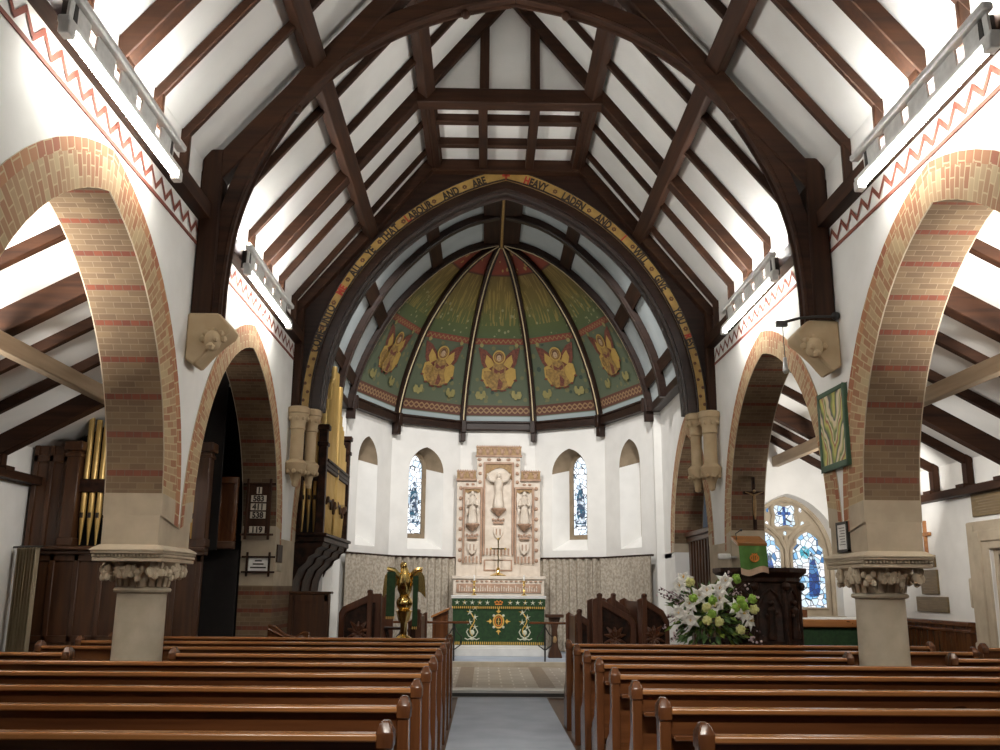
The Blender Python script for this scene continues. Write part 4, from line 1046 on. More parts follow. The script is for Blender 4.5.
# lower chancel walls beyond the small arches
for sx in (-1, 1):
    mb = MB(); mb.box(*sorted((sx * WX, sx * WO)), 19.85, 21.2, 0, 2.5)
    mb.box(*sorted((sx * 3.5, sx * WX)), 21.0, 21.2, 0, 5.98)
    struct(mb, 'wall_chancel_pier_%s' % SIDE[sx], 'plaster', 'white lower chancel wall beyond the small arch on the %s' % SIDE[sx], 'wall')

# ================================================================== PEWS
def end_mb(x, s):
    """Pew standard: chamfered head on a shaped panel; s = direction of its thickness."""
    mb = MB(); xs = sorted((x, x + s * 0.07))
    mb.prism([(0.0, 0.0), (0.0, 0.99), (0.115, 0.99), (0.115, 0.80), (0.13, 0.72), (0.19, 0.64), (0.20, 0.58), (0.32, 0.53), (0.40, 0.49), (0.42, 0.44), (0.42, 0.0)], 0, *xs)
    hx = (x - s * 0.006, x + s * 0.078)
    L0 = [(-0.012, 0.99), (0.127, 0.99)]; mb.add([(hx[0], -0.012, 0.985), (hx[1], -0.012, 0.985), (hx[1], 0.127, 0.985), (hx[0], 0.127, 0.985), (hx[0], -0.012, 1.06), (hx[1], -0.012, 1.06), (hx[1], 0.127, 1.06), (hx[0], 0.127, 1.06), (lerp(*hx, 0.26), 0.025, 1.112), (lerp(*hx, 0.74), 0.025, 1.112), (lerp(*hx, 0.74), 0.09, 1.112), (lerp(*hx, 0.26), 0.09, 1.112)],
           [(0, 1, 2, 3), (0, 1, 5, 4), (1, 2, 6, 5), (2, 3, 7, 6), (3, 0, 4, 7), (4, 5, 9, 8), (5, 6, 10, 9), (6, 7, 11, 10), (7, 4, 8, 11), (8, 9, 10, 11)])
    return mb
def make_pew(name, label, sx, L_, group, outer_end=True):
    r = root(name, label, 'pew', (0, 0, 0), group)
    end_mb(0.0, sx).build('pew_end', 'pew2', r, bevel=0.007)
    if outer_end: end_mb(sx * L_, -sx).build('pew_end', 'pew2', r, bevel=0.007)
    xs = sorted((sx * 0.07, sx * (L_ - 0.07)))
    mb = MB(); mb.box(*xs, 0.035, 0.062, 0.40, 1.02); mb.box(*xs, 0.025, 0.035, 0.40, 0.52); mb.build('back_panel', 'pew0', r)
    mb = MB(); mb.box(*xs, -0.012, 0.085, 1.018, 1.055); mb.build('top_rail', 'rail', r, bevel=0.01, seg=2)
    mb = MB(); mb.box(*xs, -0.10, 0.035, 0.885, 0.907); mb.box(*xs, -0.105, -0.09, 0.885, 0.915); mb.build('book_ledge', 'pew0', r, bevel=0.005)
    mb = MB(); mb.box(*xs, 0.06, 0.42, 0.42, 0.45); mb.box(*xs, 0.36, 0.39, 0.30, 0.42); mb.build('seat', 'pew0', r, bevel=0.006)
    return r
ROWS = [4.80, 5.87, 6.93, 8.04, 9.12, 10.22, 11.32, 12.42, 13.50]
for sx in (-1, 1):
    side = SIDE[sx]; nrow = 9 if sx < 0 else 8
    long_p = mid_p = None
    for i, y in enumerate(ROWS[:nrow]):
        lab = 'varnished pine pew %s of the central aisle, %s row from the front' % (side, ORD[nrow - 1 - i])
        if i == 0: lab = 'varnished pine pew %s of the central aisle, nearest the camera' % side
        if i == nrow - 1: lab = 'varnished pine pew %s of the central aisle, foremost row by the chancel' % side
        x0 = sx * 0.745
        if y < 9.6:
            if long_p is None: long_p = o = make_pew('church_pew', lab, sx, 5.95, 'nave pews'); o.location = (x0, y, 0)
            else: o = dup(long_p, (x0, y, 0), lab)
        elif y < 10.6:
            o = make_pew('church_pew', lab, sx, 2.85, 'nave pews'); o.location = (x0, y, 0)
        else:
            if mid_p is None: mid_p = o = make_pew('church_pew', lab, sx, 4.75, 'nave pews'); o.location = (x0, y, 0)
            else: o = dup(mid_p, (x0, y, 0), lab)
# short pews in the aisles
AP = {-1: [(4.62, 10.20, 0.98), (6.00, 11.05, 1.05), (5.86, 10.10, 1.2)], 1: [(4.62, 10.20, 2.3), (5.75, 11.10, 1.3), (6.0, 12.2, 1.0)]}
WH = {-1: ['beside the left column', 'against the left wall by the tan curtain', 'by the left wall, level with the column'], 1: ['just beside the right column', 'by the right wall, one row beyond the column', 'by the right wall, nearest the wainscot']}
for sx in (-1, 1):
    for (x, y, L_), wh in zip(AP[sx], WH[sx]):
        o = make_pew('aisle_pew', 'short dark aisle pew ' + wh, sx, L_, 'aisle pews'); o.location = (sx * x, y, 0)

# ================================================================== ORGAN
def pipe_mb(x, y, zb_, zt, r, foot=0.45, face=(0, -1, 0), n=10):
    mb = MB(); mb.lathe([(r * 0.25, zb_), (r, zb_ + foot), (r, zt - 0.02), (r * 0.9, zt)], (x, y, 0), n)
    fx, fy = face[0], face[1]; px_, py_ = -fy, fx
    c = V(x + fx * r * 0.96, y + fy * r * 0.96, zb_ + foot)
    mb.add([c + V(px_ * r * 0.6, py_ * r * 0.6, -0.02), c - V(px_ * r * 0.6, py_ * r * 0.6, 0.02), c - V(px_ * r * 0.6, py_ * r * 0.6, -0.06), c + V(px_ * r * 0.6, py_ * r * 0.6, 0.06)], [(0, 1, 2, 3)], 1)
    return mb
og = root('pipe_organ', 'dark oak organ case with gilded pipes filling the left aisle end', 'organ', (-5.8, 14.6, 0))
OY = 14.2
mb = MB(); mb.box(-7.15, -4.50, OY, OY + 0.06, 0, 2.28); mb.build('case_front', 'oak2', og)
mb = MB(); mb.prism([(-7.15, 2.28), (-4.45, 2.28), (-4.45, za(4.45) - 0.05), (-7.15, za(7.15) - 0.05)], 1, OY + 0.5, OY + 0.55); mb.build('case_shade_sheet', 'shadow_void', og)  # black sheet added as the shade above and behind the pipes
mb = MB()
for k in range(8):
    x = -7.1 + 0.36 * k
    mb.box(x, x + 0.08, OY - 0.03, OY, 0.1, 2.2)
mb.box(-7.15, -4.5, OY - 0.03, OY, 2.08, 2.22); mb.box(-7.15, -4.5, OY - 0.03, OY, 0.92, 1.02); mb.box(-7.15, -4.5, OY - 0.03, OY, 0, 0.12)
mb.build('panel_frame', 'oak2', og, bevel=0.008)
mb = MB(); mb.box(-7.15, -4.45, OY - 0.14, OY + 0.1, 2.24, 2.30); mb.box(-7.15, -4.45, OY - 0.09, OY + 0.1, 2.18, 2.24); mb.build('impost_cornice', 'oak0', og, bevel=0.012)
mb = MB(); mb.box(-7.15, -6.64, OY + 0.02, OY + 0.06, 2.30, 3.80)
for x in (-7.15, -6.92, -6.70): mb.box(x, x + 0.07, OY - 0.01, OY + 0.04, 2.30, 3.80)
mb.box(-7.15, -6.64, OY - 0.01, OY + 0.04, 3.55, 3.66); mb.build('side_panel', 'oak2', og, bevel=0.006)
for x in (-6.52, -4.56):
    mb = MB(); mb.box(x - 0.10, x + 0.10, OY - 0.10, OY + 0.10, 2.30, 3.72); mb.box(x - 0.14, x + 0.14, OY - 0.14, OY + 0.14, 3.72, 3.86); mb.box(x - 0.12, x + 0.12, OY - 0.12, OY + 0.12, 3.62, 3.68); mb.box(x - 0.12, x + 0.12, OY - 0.12, OY + 0.12, 2.30, 2.42)
    mb.build('case_post', 'oak2', og, bevel=0.012)
mb = MB(); mb.box(-6.58, -4.66, OY - 0.02, OY + 0.05, 3.10, 3.30); mb.build('pipe_rail', 'carved', og, bevel=0.01)
for k in range(15):
    x = -6.36 + 0.118 * k
    pipe_mb(x, OY + 0.06, 2.32 + 0.0 * k, 4.24 + 0.08 * (abs(k - 7) < 4) - 0.03 * (k % 3), 0.044, 0.42).build('organ_pipe', ['pipe', 'ink'], og)
mb = MB(); mb.box(-4.80, -4.21, 14.85, 14.9, 2.42, 3.38)
for x in (-4.80, -4.52, -4.27): mb.box(x, x + 0.06, 14.82, 14.85, 2.42, 3.38)
mb.box(-4.80, -4.21, 14.80, 14.9, 3.32, 3.42); mb.build('swell_panel', 'pew2', og, bevel=0.006)
mb = MB(); mb.box(-4.80, -4.21, 14.74, 14.9, 2.30, 2.42); mb.build('swell_cornice', 'oak0', og, bevel=0.01)
mb = MB(); mb.box(-4.85, -4.22, 15.14, 15.18, 0, 2.3); mb.build('passage_shade_sheet', 'shadow_void', og)  # black sheet added as the shade of the dark doorway
# tan curtain
mb = MB(); n = 60
cp = [(-7.12 + 0.42 * (i / n) , 13.95 - 0.25 * (i / n) + 0.045 * math.sin(i * 0.75)) for i in range(n + 1)]
mb.strip([(x, y, 0.05) for x, y in cp], [(x, y, 2.26) for x, y in cp], 0, True); mb.strip([(x, y + 0.02, 0.05) for x, y in cp], [(x, y + 0.02, 2.26) for x, y in cp], 0, True)
cu = root('tan_curtain', 'plain tan curtain hanging in folds by the left aisle wall', 'curtain', (-6.95, 13.9, 0)); mb.build('cloth', 'curtain2', cu, recalc=False)
mb = MB(); mb.tube([(-7.2, 14.0, 2.27), (-6.62, 13.66, 2.27)], 0.015); mb.build('curtain_rail', 'black', cu)

# projecting organ case in the chancel
oc = root('organ_case', 'projecting chancel organ case with tall gilded pipes on a coved bracket', 'organ', (-3.65, 18.3, 2.5))
X0, X1, Y0, Y1 = -4.2, -3.22, 17.0, 20.0
mb = MB(); mb.box(X0, X1 - 0.12, Y0 + 0.12, Y1 - 0.05, 2.55, 4.2); mb.build('case_body', 'shadow_void', oc)  # body coloured near-black as shade behind the pipes
mb = MB(); mb.box(X0, X1 + 0.04, Y0 - 0.04, Y1 + 0.04, 2.52, 2.62); mb.box(X0, X1 + 0.08, Y0 - 0.08, Y1 + 0.08, 2.62, 2.68)
mb.build('case_sill', 'carved', oc, bevel=0.012)
mb = MB()
cv = [(X1 + 0.02, 2.52), (X1 + 0.0, 2.45), (X1 - 0.10, 2.40), (X1 - 0.13, 2.32), (X1 - 0.24, 2.26), (X1 - 0.28, 2.16), (X1 - 0.40, 2.05), (-3.70, 1.85), (-3.72, 1.65), (-4.1, 1.65), (-4.1, 2.52)]
for a, b_ in ((Y0, Y0 + 0.12), (Y0 + 0.9, Y0 + 1.0), (Y0 + 1.9, Y0 + 2.0), (Y1 - 0.12, Y1)):
    mb = MB(); mb.prism(cv, 1, a, b_); mb.build('carved_bracket', 'carved', oc, bevel=0.008)
mb = MB(); mb.strip([(x + (-0.03), Y0, z) for x, z in cv[:9]], [(x - 0.03, Y1, z) for x, z in cv[:9]]); mb.build('coving', 'carved', oc)
for (x, y, zt) in ((X1 - 0.07, Y0 + 0.07, 4.55), (X1 - 0.07, Y1 - 0.07, 4.78), (-3.70, Y0 + 0.06, 4.5)):
    mb = MB(); mb.box(x - 0.075, x + 0.075, y - 0.075, y + 0.075, 2.66, zt); mb.box(x - 0.11, x + 0.11, y - 0.11, y + 0.11, zt, zt + 0.10); mb.box(x - 0.10, x + 0.10, y - 0.10, y + 0.10, zt - 0.30, zt - 0.22)
    mb.build('case_post', 'carved', oc, bevel=0.012)
mb = MB(); mb.box(X1 - 0.10, X1 - 0.0, Y0 + 0.14, Y1 - 0.14, 3.84, 4.02); mb.box(X1 - 0.10, X1 + 0.03, Y0 + 0.14, Y1 - 0.14, 3.99, 4.04); mb.box(X1 - 0.10, X1 + 0.02, Y0 + 0.14, Y1 - 0.14, 3.90, 3.93); mb.box(-3.7, X1 - 0.14, Y0 - 0.0, Y0 + 0.08, 3.62, 3.82)
mb.build('pipe_rail', 'carved', oc, bevel=0.008)
n = 17
for k in range(n):
    f = k / (n - 1); y = Y0 + 0.24 + (Y1 - Y0 - 0.48) * f
    zt = 4.92 + 0.98 * math.exp(-((f - 0.36) / 0.22) ** 2) + 0.12 * (k % 2)
    if f > 0.75: zt -= 0.6 * (f - 0.75) / 0.25
    pipe_mb(X1 - 0.10, y, 2.70, zt, 0.058, 0.55 + 0.20 * abs(f - 0.5), (1, 0, 0)).build('organ_pipe', ['pipe', 'ink'], oc)
for k in range(4):
    pipe_mb(-3.62 + 0.105 * k, Y0 + 0.12, 2.70, 4.35 + 0.08 * k, 0.042, 0.6).build('organ_pipe', ['pipe', 'ink'], oc)
for k in range(4):
    pipe_mb(-3.58 + 0.1 * k, Y0 + 0.6 + 0.3 * k, 2.7, 5.0 + 0.22 * k, 0.07, 0.6).build('organ_pipe', ['pipe', 'ink'], oc)
mb = MB()
for k in range(9):
    y = Y0 + 0.35 + 0.28 * k
    mb.tube([(X1 - 0.02, y, 3.20 + 0.10 * math.sin(k * PI / 2 + 0.3)), (X1 - 0.01, y + 0.14, 3.36 - 0.04 * k % 0.08), (X1 - 0.02, y + 0.28, 3.20 + 0.10 * math.sin((k + 1) * PI / 2 + 0.3))], 0.025, 0, 5)
mb.build('pipe_shade_carving', 'oak1', oc)
# console back
mb = MB(); mb.box(-3.66, -2.98, 16.55, 16.75, 0.12, 1.62)
ob = root('organ_console', 'plain dark wooden organ console back beside the left respond', 'console', (-3.3, 16.65, 0.12)); mb.build('back_board', 'oak2', ob, bevel=0.01)
mb = MB(); mb.box(-3.70, -2.94, 16.52, 16.78, 1.62, 1.66); mb.build('top_ledge', 'oak0', ob, bevel=0.008)
mb = MB(); mb.box(-3.66, -3.58, 16.53, 16.56, 0.2, 1.6); mb.box(-3.06, -2.98, 16.53, 16.56, 0.2, 1.6); mb.box(-3.6, -3.0, 16.53, 16.56, 1.5, 1.6); mb.build('board_frame', 'oak2', ob)

# ================================================================== WALL FITTINGS
# hymn board
hb = root('hymn_board', 'wooden hymn board listing 1, 583, 411, 538 and 119 on the left respond', 'hymn board', (-3.93, 15.04, 2.5))
mb = MB(); mb.box(-4.10, -3.74, 15.03, 15.06, 2.56, 3.36)
mb.build('board', 'timber2', hb)
mb = MB()
for x in (-4.12, -3.76): mb.box(x, x + 0.04, 15.005, 15.04, 2.46, 3.42)
for z in (2.52, 3.32): mb.box(-4.18, -3.66, 15.01, 15.04, z, z + 0.035)
mb.build('board_frame', 'timber2', hb, bevel=0.006)
for s, z in (('1', 3.18), ('583', 3.05), ('411', 2.92), ('538', 2.79), ('119', 2.56)):
    w_ = 0.08 * len(s)
    mb = MB(); mb.box(-3.92 - w_ / 2, -3.92 + w_ / 2, 15.018, 15.03, z, z + 0.105); pl = mb.build('number_card', 'card', hb)
    vs, fs = text_mesh(s, 0.125, 0.006); mb = MB()
    mb.add([(-3.92 + v.x * 0.95, 15.012, z + 0.010 + v.y) for v in vs], fs); mb.build('numerals', 'ink', pl, recalc=False)
# framed notice below it
fn = root('framed_notice', 'small white notice in a dark crossed frame below the hymn board', 'notice', (-3.9, 15.2, 1.95))
mb = MB(); mb.box(-4.06, -3.75, 15.195, 15.22, 1.98, 2.18); pl = mb.build('notice_sheet', 'paper', fn)
mb = MB()
for x in (-4.10, -3.75): mb.box(x, x + 0.035, 15.17, 15.2, 1.89, 2.27)
for z in (1.945, 2.18): mb.box(-4.17, -3.64, 15.172, 15.2, z, z + 0.03)
mb.build('crossed_frame', 'carved', fn, bevel=0.005)
mb = MB()
for z, a, b_ in ((2.135, -3.96, -3.85), (2.085, -3.99, -3.82), (2.03, -4.03, -3.78)): mb.box(a, b_, 15.19, 15.196, z - 0.011, z + 0.011)
mb.build('notice_lines', 'ink', pl)
# little dark plaques on the nave side of the left respond
for z0, z1, mt, lab in ((2.12, 2.40, 'carved', 'dark square plaque on the corner of the left respond'), (1.98, 2.10, 'stone_grey', 'small grey plaque under the dark one on the left respond')):
    mb = MB(); mb.box(-3.69, -3.64, 15.34, 15.72, z0, z1); tag(mb.build('wall_plaque', mt, bevel=0.005), lab, 'plaque')
# painting, notice, sensor
pt = root('palm_painting', 'long abstract palm-leaf painting in a green frame on the right nave wall', 'painting', (3.66, 10.42, 3.1))
mb = MB(); mb.box(3.62, 3.655, 10.05, 10.80, 3.14, 3.95)
m, nt, b = new_mat('palm_canvas'); t = NT(nt)
tc = t.n('ShaderNodeTexCoord'); sp = t.n('ShaderNodeSeparateXYZ'); t.l(tc.outputs['Object'], sp.inputs[0])
yy, zz = sp.outputs[1], sp.outputs[2]
diag = t.m('ADD', t.m('MULTIPLY', t.m('ABSOLUTE', t.m('ADD', yy, t.m('MULTIPLY', zz, 0.10))), 1.7), t.m('MULTIPLY', zz, -0.95))
nz = t.noise(t.coord('Object', (1, 2.2, 1.4)), 1.6, 2)
st = t.m('FRACT', t.m('ADD', t.m('MULTIPLY', diag, 1.7), t.m('MULTIPLY', nz, 1.5)))
colr = t.ramp(st, [(0, (0.70, 0.62, 0.30)), (0.14, (0.10, 0.16, 0.04)), (0.24, (0.74, 0.68, 0.42)), (0.34, (0.30, 0.07, 0.05)), (0.46, (0.62, 0.56, 0.16)), (0.60, (0.22, 0.28, 0.07)), (0.74, (0.07, 0.06, 0.09)), (0.82, (0.70, 0.60, 0.42))])
t.l(colr, b.inputs['Base Color']); b.inputs['Roughness'].default_value = 0.6
M['palm'] = m
mb.build('canvas', 'palm', pt)
mb = MB(); y0, y1, z0, z1 = 10.02, 10.83, 3.08, 3.99
mb.box(3.61, 3.665, y0, y0 + 0.05, z0, z1); mb.box(3.61, 3.665, y1 - 0.05, y1, z0, z1); mb.box(3.61, 3.665, y0, y1, z1 - 0.05, z1); mb.box(3.61, 3.665, y0, y1, z0, z0 + 0.07)
M['frame_green'] = flat('green_frame', (0.035, 0.085, 0.045), 0.5); mb.build('picture_frame', 'frame_green', pt, bevel=0.008)
wn_ = root('framed_notice', 'narrow white notice in a black frame on the right column springer', 'notice', (3.66, 10.42, 2.16))
mb = MB(); mb.box(3.642, 3.652, 10.29, 10.55, 2.19, 2.46); pl = mb.build('notice_sheet', 'paper', wn_)
mb = MB()
for a in ((10.26, 10.29, 2.16, 2.49), (10.55, 10.58, 2.16, 2.49), (10.26, 10.58, 2.16, 2.19), (10.26, 10.58, 2.46, 2.49)): mb.box(3.635, 3.672, *a)
mb.build('notice_frame', 'black', wn_)
mb = MB()
for k in range(7): mb.box(3.638, 3.643, 10.34, 10.50 - 0.02 * (k % 3), 2.42 - 0.03 * k, 2.426 - 0.03 * k)
mb.build('notice_lines', 'ink', pl)
cz = root('crucifix', 'small dark crucifix hanging on the right respond above the pulpit', 'crucifix', (3.99, 14.985, 2.7))
mb = MB(); mb.box(3.965, 4.015, 14.960, 15.010, 2.68, 3.52); mb.box(3.82, 4.16, 14.965, 15.010, 3.24, 3.29); mb.build('cross', 'carved', cz, bevel=0.006)
mb = MB(); mb.tube([(3.99, 14.950, 3.24), (3.99, 14.945, 3.10), (3.985, 14.950, 2.92), (3.99, 14.950, 2.84)], [0.022, 0.028, 0.022, 0.012], 0, 7)
mb.ball((3.99, 14.940, 3.29), 0.026, 0, 7)
for q in (-1, 1): mb.tube([(3.99, 14.950, 3.22), (3.99 + q * 0.07, 14.950, 3.25), (3.99 + q * 0.14, 14.955, 3.275)], [0.014, 0.011, 0.008], 0, 6)
mb.build('figure', 'gilt', cz)
sb = root('loudspeaker', 'small white loudspeaker box on the right respond beside the flowers', 'loudspeaker', (3.52, 15.22, 2.18))
mb = MB(); mb.box(3.42, 3.62, 15.12, 15.20, 2.22, 2.31); mb.build('casing', 'white', sb, bevel=0.015)
mb = MB(); mb.box(3.50, 3.72, 15.14, 15.23, 2.24, 2.27); mb.build('bracket', 'grey_metal', sb)
mc = root('hanging_microphone', 'black cable bracket with hanging microphone at the right corbel', 'microphone', (3.6, 10.12, 4.70))
mb = MB(); mb.tube([(3.62, 10.08, 4.76), (3.40, 10.05, 4.75), (3.20, 10.05, 4.73), (2.98, 10.05, 4.67)], 0.016); mb.ball((3.62, 10.08, 4.77), 0.05, 0, 8); mb.box(2.93, 3.05, 10.02, 10.08, 4.63, 4.69); mb.build('arm', 'black', mc)
mb = MB(); mb.tube([(3.0, 10.05, 4.64), (3.005, 10.05, 4.25)], 0.005, 0, 5); mb.build('cable', 'black', mc)
mb = MB(); mb.tube([(3.005, 10.05, 4.27), (3.005, 10.05, 4.14)], [0.02, 0.03]); mb.ball((3.005, 10.05, 4.12), 0.035, 0, 8); mb.build('microphone_capsule', 'grey_metal', mc)

# ================================================================== SANCTUARY
# dossal curtains round the apse
def dossal(ks, lab, cuts):
    c = root('dossal_curtain', lab, 'curtain', ap(THETA[ks[0]], 3.4, 0.22), 'dossal curtains')
    for k in ks:
        r_ = 3.44
        P0, P1 = ap(THETA[k], r_), ap(THETA[k + 1], r_)
        f0, f1 = cuts.get(k, (0.0, 1.0)); A, B = P0.lerp(P1, f0), P0.lerp(P1, f1)
        d = (B - A); L_ = d.length; d.normalize(); nin = V(-d.y, d.x, 0)
        if nin.dot(AC - A) < 0: nin = -nin
        n = max(12, int(L_ / 0.022)); rnd = random.Random(k); lo = []; hi = []
        ph = 0.0
        for i in range(n + 1):
            s = L_ * i / n; ph += rnd.uniform(0.6, 1.1) * 1.5
            am = 0.060 + 0.020 * math.sin(s * 3 + k)
            wv = am * math.sin(ph * 0.55 + 0.4 * math.sin(s * 5))
            lo.append(A + d * s + nin * (0.08 + wv * 1.25) + V(0, 0, 0.24)); hi.append(A + d * s + nin * (0.07 + wv * 0.8) + V(0, 0, 2.46))
        mb = MB(); mb.strip(lo, hi, 0, True); mb.build('curtain_fall', 'curtain', c, recalc=False)
        mb = MB(); mb.bar(A + nin * 0.04 + V(0, 0, 2.48), B + nin * 0.04 + V(0, 0, 2.48), 0.07, 0.045); mb.build('curtain_rail', 'carved', c)
dossal([2, 3, 4], 'grey damask dossal curtain to the left of the reredos', {2: (0.985, 1.0)})
dossal([0, 1, 2], 'grey damask dossal curtain to the right of the reredos', {2: (0.0, 0.015)})

# reredos
RY = 24.12
rr = root('reredos', 'tall cream stepped reredos with three carved figures behind the altar', 'reredos', (0.02, RY, 0.22))
XC = 0.02
mb = MB()
mb.box(XC - 1.07, XC + 1.07, RY, RY + 0.22, 0.22, 4.44); mb.box(XC - 0.56, XC + 0.56, RY - 0.03, RY + 0.22, 0.22, 5.08); mb.build('slab', 'alabaster', rr, bevel=0.01)
def crest(x0, x1, z0, z1, y):
    mb = MB(); mb.box(x0, x1, y - 0.05, y + 0.05, z0, z1); mb.build('cresting_block', 'gilt', rr)
    mb = MB(); mb.box(x0 - 0.02, x1 + 0.02, y - 0.07, y + 0.05, z0 - 0.03, z0 + 0.015); mb.box(x0 - 0.01, x1 + 0.01, y - 0.06, y + 0.05, z1 - 0.02, z1 + 0.01); mb.build('cresting_moulding', 'alab_pink', rr)
    n = int((x1 - x0) / 0.19)
    for k in range(n):
        x = x0 + (x1 - x0) * (k + 0.5) / n
        mb = MB(); mb.ball((x, y - 0.055, (z0 + z1) / 2 - 0.02), 0.055, 0, 7, (1, 0.5, 1.3)); mb.ball((x - 0.05, y - 0.05, (z0 + z1) / 2 + 0.05), 0.03, 0, 6); mb.ball((x + 0.05, y - 0.05, (z0 + z1) / 2 + 0.05), 0.03, 0, 6)
        mb.build('leaf_carving', 'alab_pink', rr)
    mb = MB(); k = 0; x = x0 + 0.03
    while x < x1: mb.box(x - 0.012, x + 0.012, y - 0.04, y, z1, z1 + 0.035); x += 0.06
    mb.build('cresting_teeth', 'alab_pink', rr)
crest(XC - 1.07, XC - 0.58, 4.46, 4.68, RY); crest(XC + 0.58, XC + 1.07, 4.46, 4.68, RY); crest(XC - 0.58, XC + 0.58, 5.08, 5.32, RY)
def niche(x0, x1, z0, z1, wid):
    mb = MB(); y = RY - 0.03
    for a in ((x0 - 0.05, x0, z0, z1), (x1, x1 + 0.05, z0, z1), (x0 - 0.05, x1 + 0.05, z1, z1 + 0.05)): mb.box(a[0], a[1], y - 0.06, y + 0.03, a[2], a[3])
    mb.build('niche_frame', 'alab_pink', rr, bevel=0.01)
    # gilded canopy with a trefoil opening
    mb = MB(); c_ = (x0 + x1) / 2; hw = (x1 - x0) / 2; hz = hw * 1.1
    tr_ = [(c_ - hw, z1 - hz)]
    N = 18
    for i in range(N + 1):
        a = PI - PI * i / N; f = 0.86 + 0.10 * abs(math.sin(1.5 * a)) - 0.02
        tr_.append((c_ + hw * f * math.cos(a), z1 - hz + hz * 0.82 * f * math.sin(a)))
    tr_.append((c_ + hw, z1 - hz)); top = [(x, z1) for x, z in tr_]
    mb.band(tr_, top, 1, y - 0.03, y + 0.01); mb.build('niche_canopy', 'gilt', rr)
    return c_
def figure(x, z0, h, arms, name):
    y = RY - 0.12; s = h / 1.0
    mb = MB()
    mb.lathe([(0.15 * s, 0.0), (0.165 * s, 0.05 * s), (0.12 * s, 0.35 * s), (0.10 * s, 0.52 * s), (0.13 * s, 0.70 * s), (0.135 * s, 0.78 * s), (0.05 * s, 0.84 * s), (0.045 * s, 0.87 * s)], (x, y, z0), 12)
    for k in range(5): mb.tube([(x + (0.10 - 0.05 * k) * s, y - 0.12 * s, z0 + 0.03 * s), (x + (0.07 - 0.035 * k) * s, y - 0.10 * s, z0 + 0.45 * s)], 0.018 * s, 0, 5)
    mb.ball((x, y - 0.01, z0 + 0.93 * s), 0.068 * s, 0, 9, (0.9, 1, 1.2))
    if arms:
        for q in (-1, 1): mb.tube([(x + q * 0.11 * s, y, z0 + 0.76 * s), (x + q * 0.24 * s, y - 0.04 * s, z0 + 0.80 * s), (x + q * 0.33 * s, y - 0.06 * s, z0 + 0.98 * s)], [0.05 * s, 0.042 * s, 0.028 * s], 0, 7)
    else:
        for q in (-1, 1):
            mb.tube([(x + q * 0.12 * s, y, z0 + 0.74 * s), (x + q * 0.15 * s, y - 0.06 * s, z0 + 0.56 * s), (x + q * 0.03 * s, y - 0.15 * s, z0 + 0.60 * s)], [0.05 * s, 0.045 * s, 0.03 * s], 0, 7)
            wing = [(0.06, 0.74), (0.12, 0.90), (0.22, 0.98), (0.24, 0.80), (0.22, 0.50), (0.17, 0.25), (0.12, 0.45)]
            mb.prism([(x + q * a * s, z0 + b_ * s) for a, b_ in wing], 1, y + 0.03, y + 0.07)
    mb.build(name, 'alabaster', rr)
    mb = MB(); mb.lathe([(0.03 * s, -0.22 * s), (0.10 * s, -0.14 * s), (0.20 * s, -0.06 * s), (0.22 * s, -0.02 * s), (0.22 * s, 0.0)], (x, y + 0.03, z0), 8); mb.build('figure_bracket', 'alab_pink', rr)
def crown_shield(x, z, s):
    y = RY - 0.06
    mb = MB()
    mb.box(x - 0.14 * s, x + 0.14 * s, y - 0.03, y + 0.03, z + 0.02, z + 0.07 * s)
    for q in (-2, -1, 0, 1, 2): mb.ball((x + q * 0.07 * s, y - 0.02, z + 0.11 * s + 0.02 * (q % 2 == 0)), 0.034 * s, 0, 6)
    mb.build('carved_crown', 'alab_pink', rr)
    mb = MB(); P_ = [(-0.13, -0.06), (-0.13, -0.22), (-0.08, -0.33), (0, -0.40), (0.08, -0.33), (0.13, -0.22), (0.13, -0.06)]
    mb.prism([(x + a * s, z + b_ * s) for a, b_ in P_], 1, y - 0.03, y + 0.03); mb.build('shield', 'alabaster', rr, bevel=0.01)
    mb = MB(); mb.tube([(x - 0.05 * s, y - 0.04, z - 0.12 * s), (x - 0.05 * s, y - 0.04, z - 0.28 * s)], 0.014, 0, 5); mb.tube([(x + 0.05 * s, y - 0.04, z - 0.12 * s), (x + 0.05 * s, y - 0.04, z - 0.28 * s)], 0.014, 0, 5)
    mb.build('shield_device', 'alab_pink', rr)
niche(XC - 0.86, XC - 0.46, 2.35, 4.22, 0.4); niche(XC + 0.46, XC + 0.86, 2.35, 4.22, 0.4); niche(XC - 0.34, XC + 0.34, 2.55, 4.86, 0.68)
figure(XC - 0.66, 3.33, 0.82, False, 'winged_figure'); figure(XC + 0.66, 3.33, 0.82, False, 'winged_figure'); figure(XC, 3.72, 0.90, True, 'central_figure')
crown_shield(XC - 0.66, 2.93, 0.95); crown_shield(XC + 0.66, 2.93, 0.95); crown_shield(XC, 3.32, 0.95)
for x0, x1, z in ((XC - 0.86, XC - 0.46, 2.36), (XC + 0.46, XC + 0.86, 2.36), (XC - 0.33, XC + 0.33, 2.56)):
    mb = MB(); x = x0 + 0.05
    while x < x1:
        mb.box(x - 0.02, x + 0.02, RY - 0.08, RY - 0.02, z, z + 0.12); mb.ball((x, RY - 0.06, z + 0.14), 0.028, 0, 6); x += 0.09
    mb.build('cresting_strip', 'alab_pink', rr)
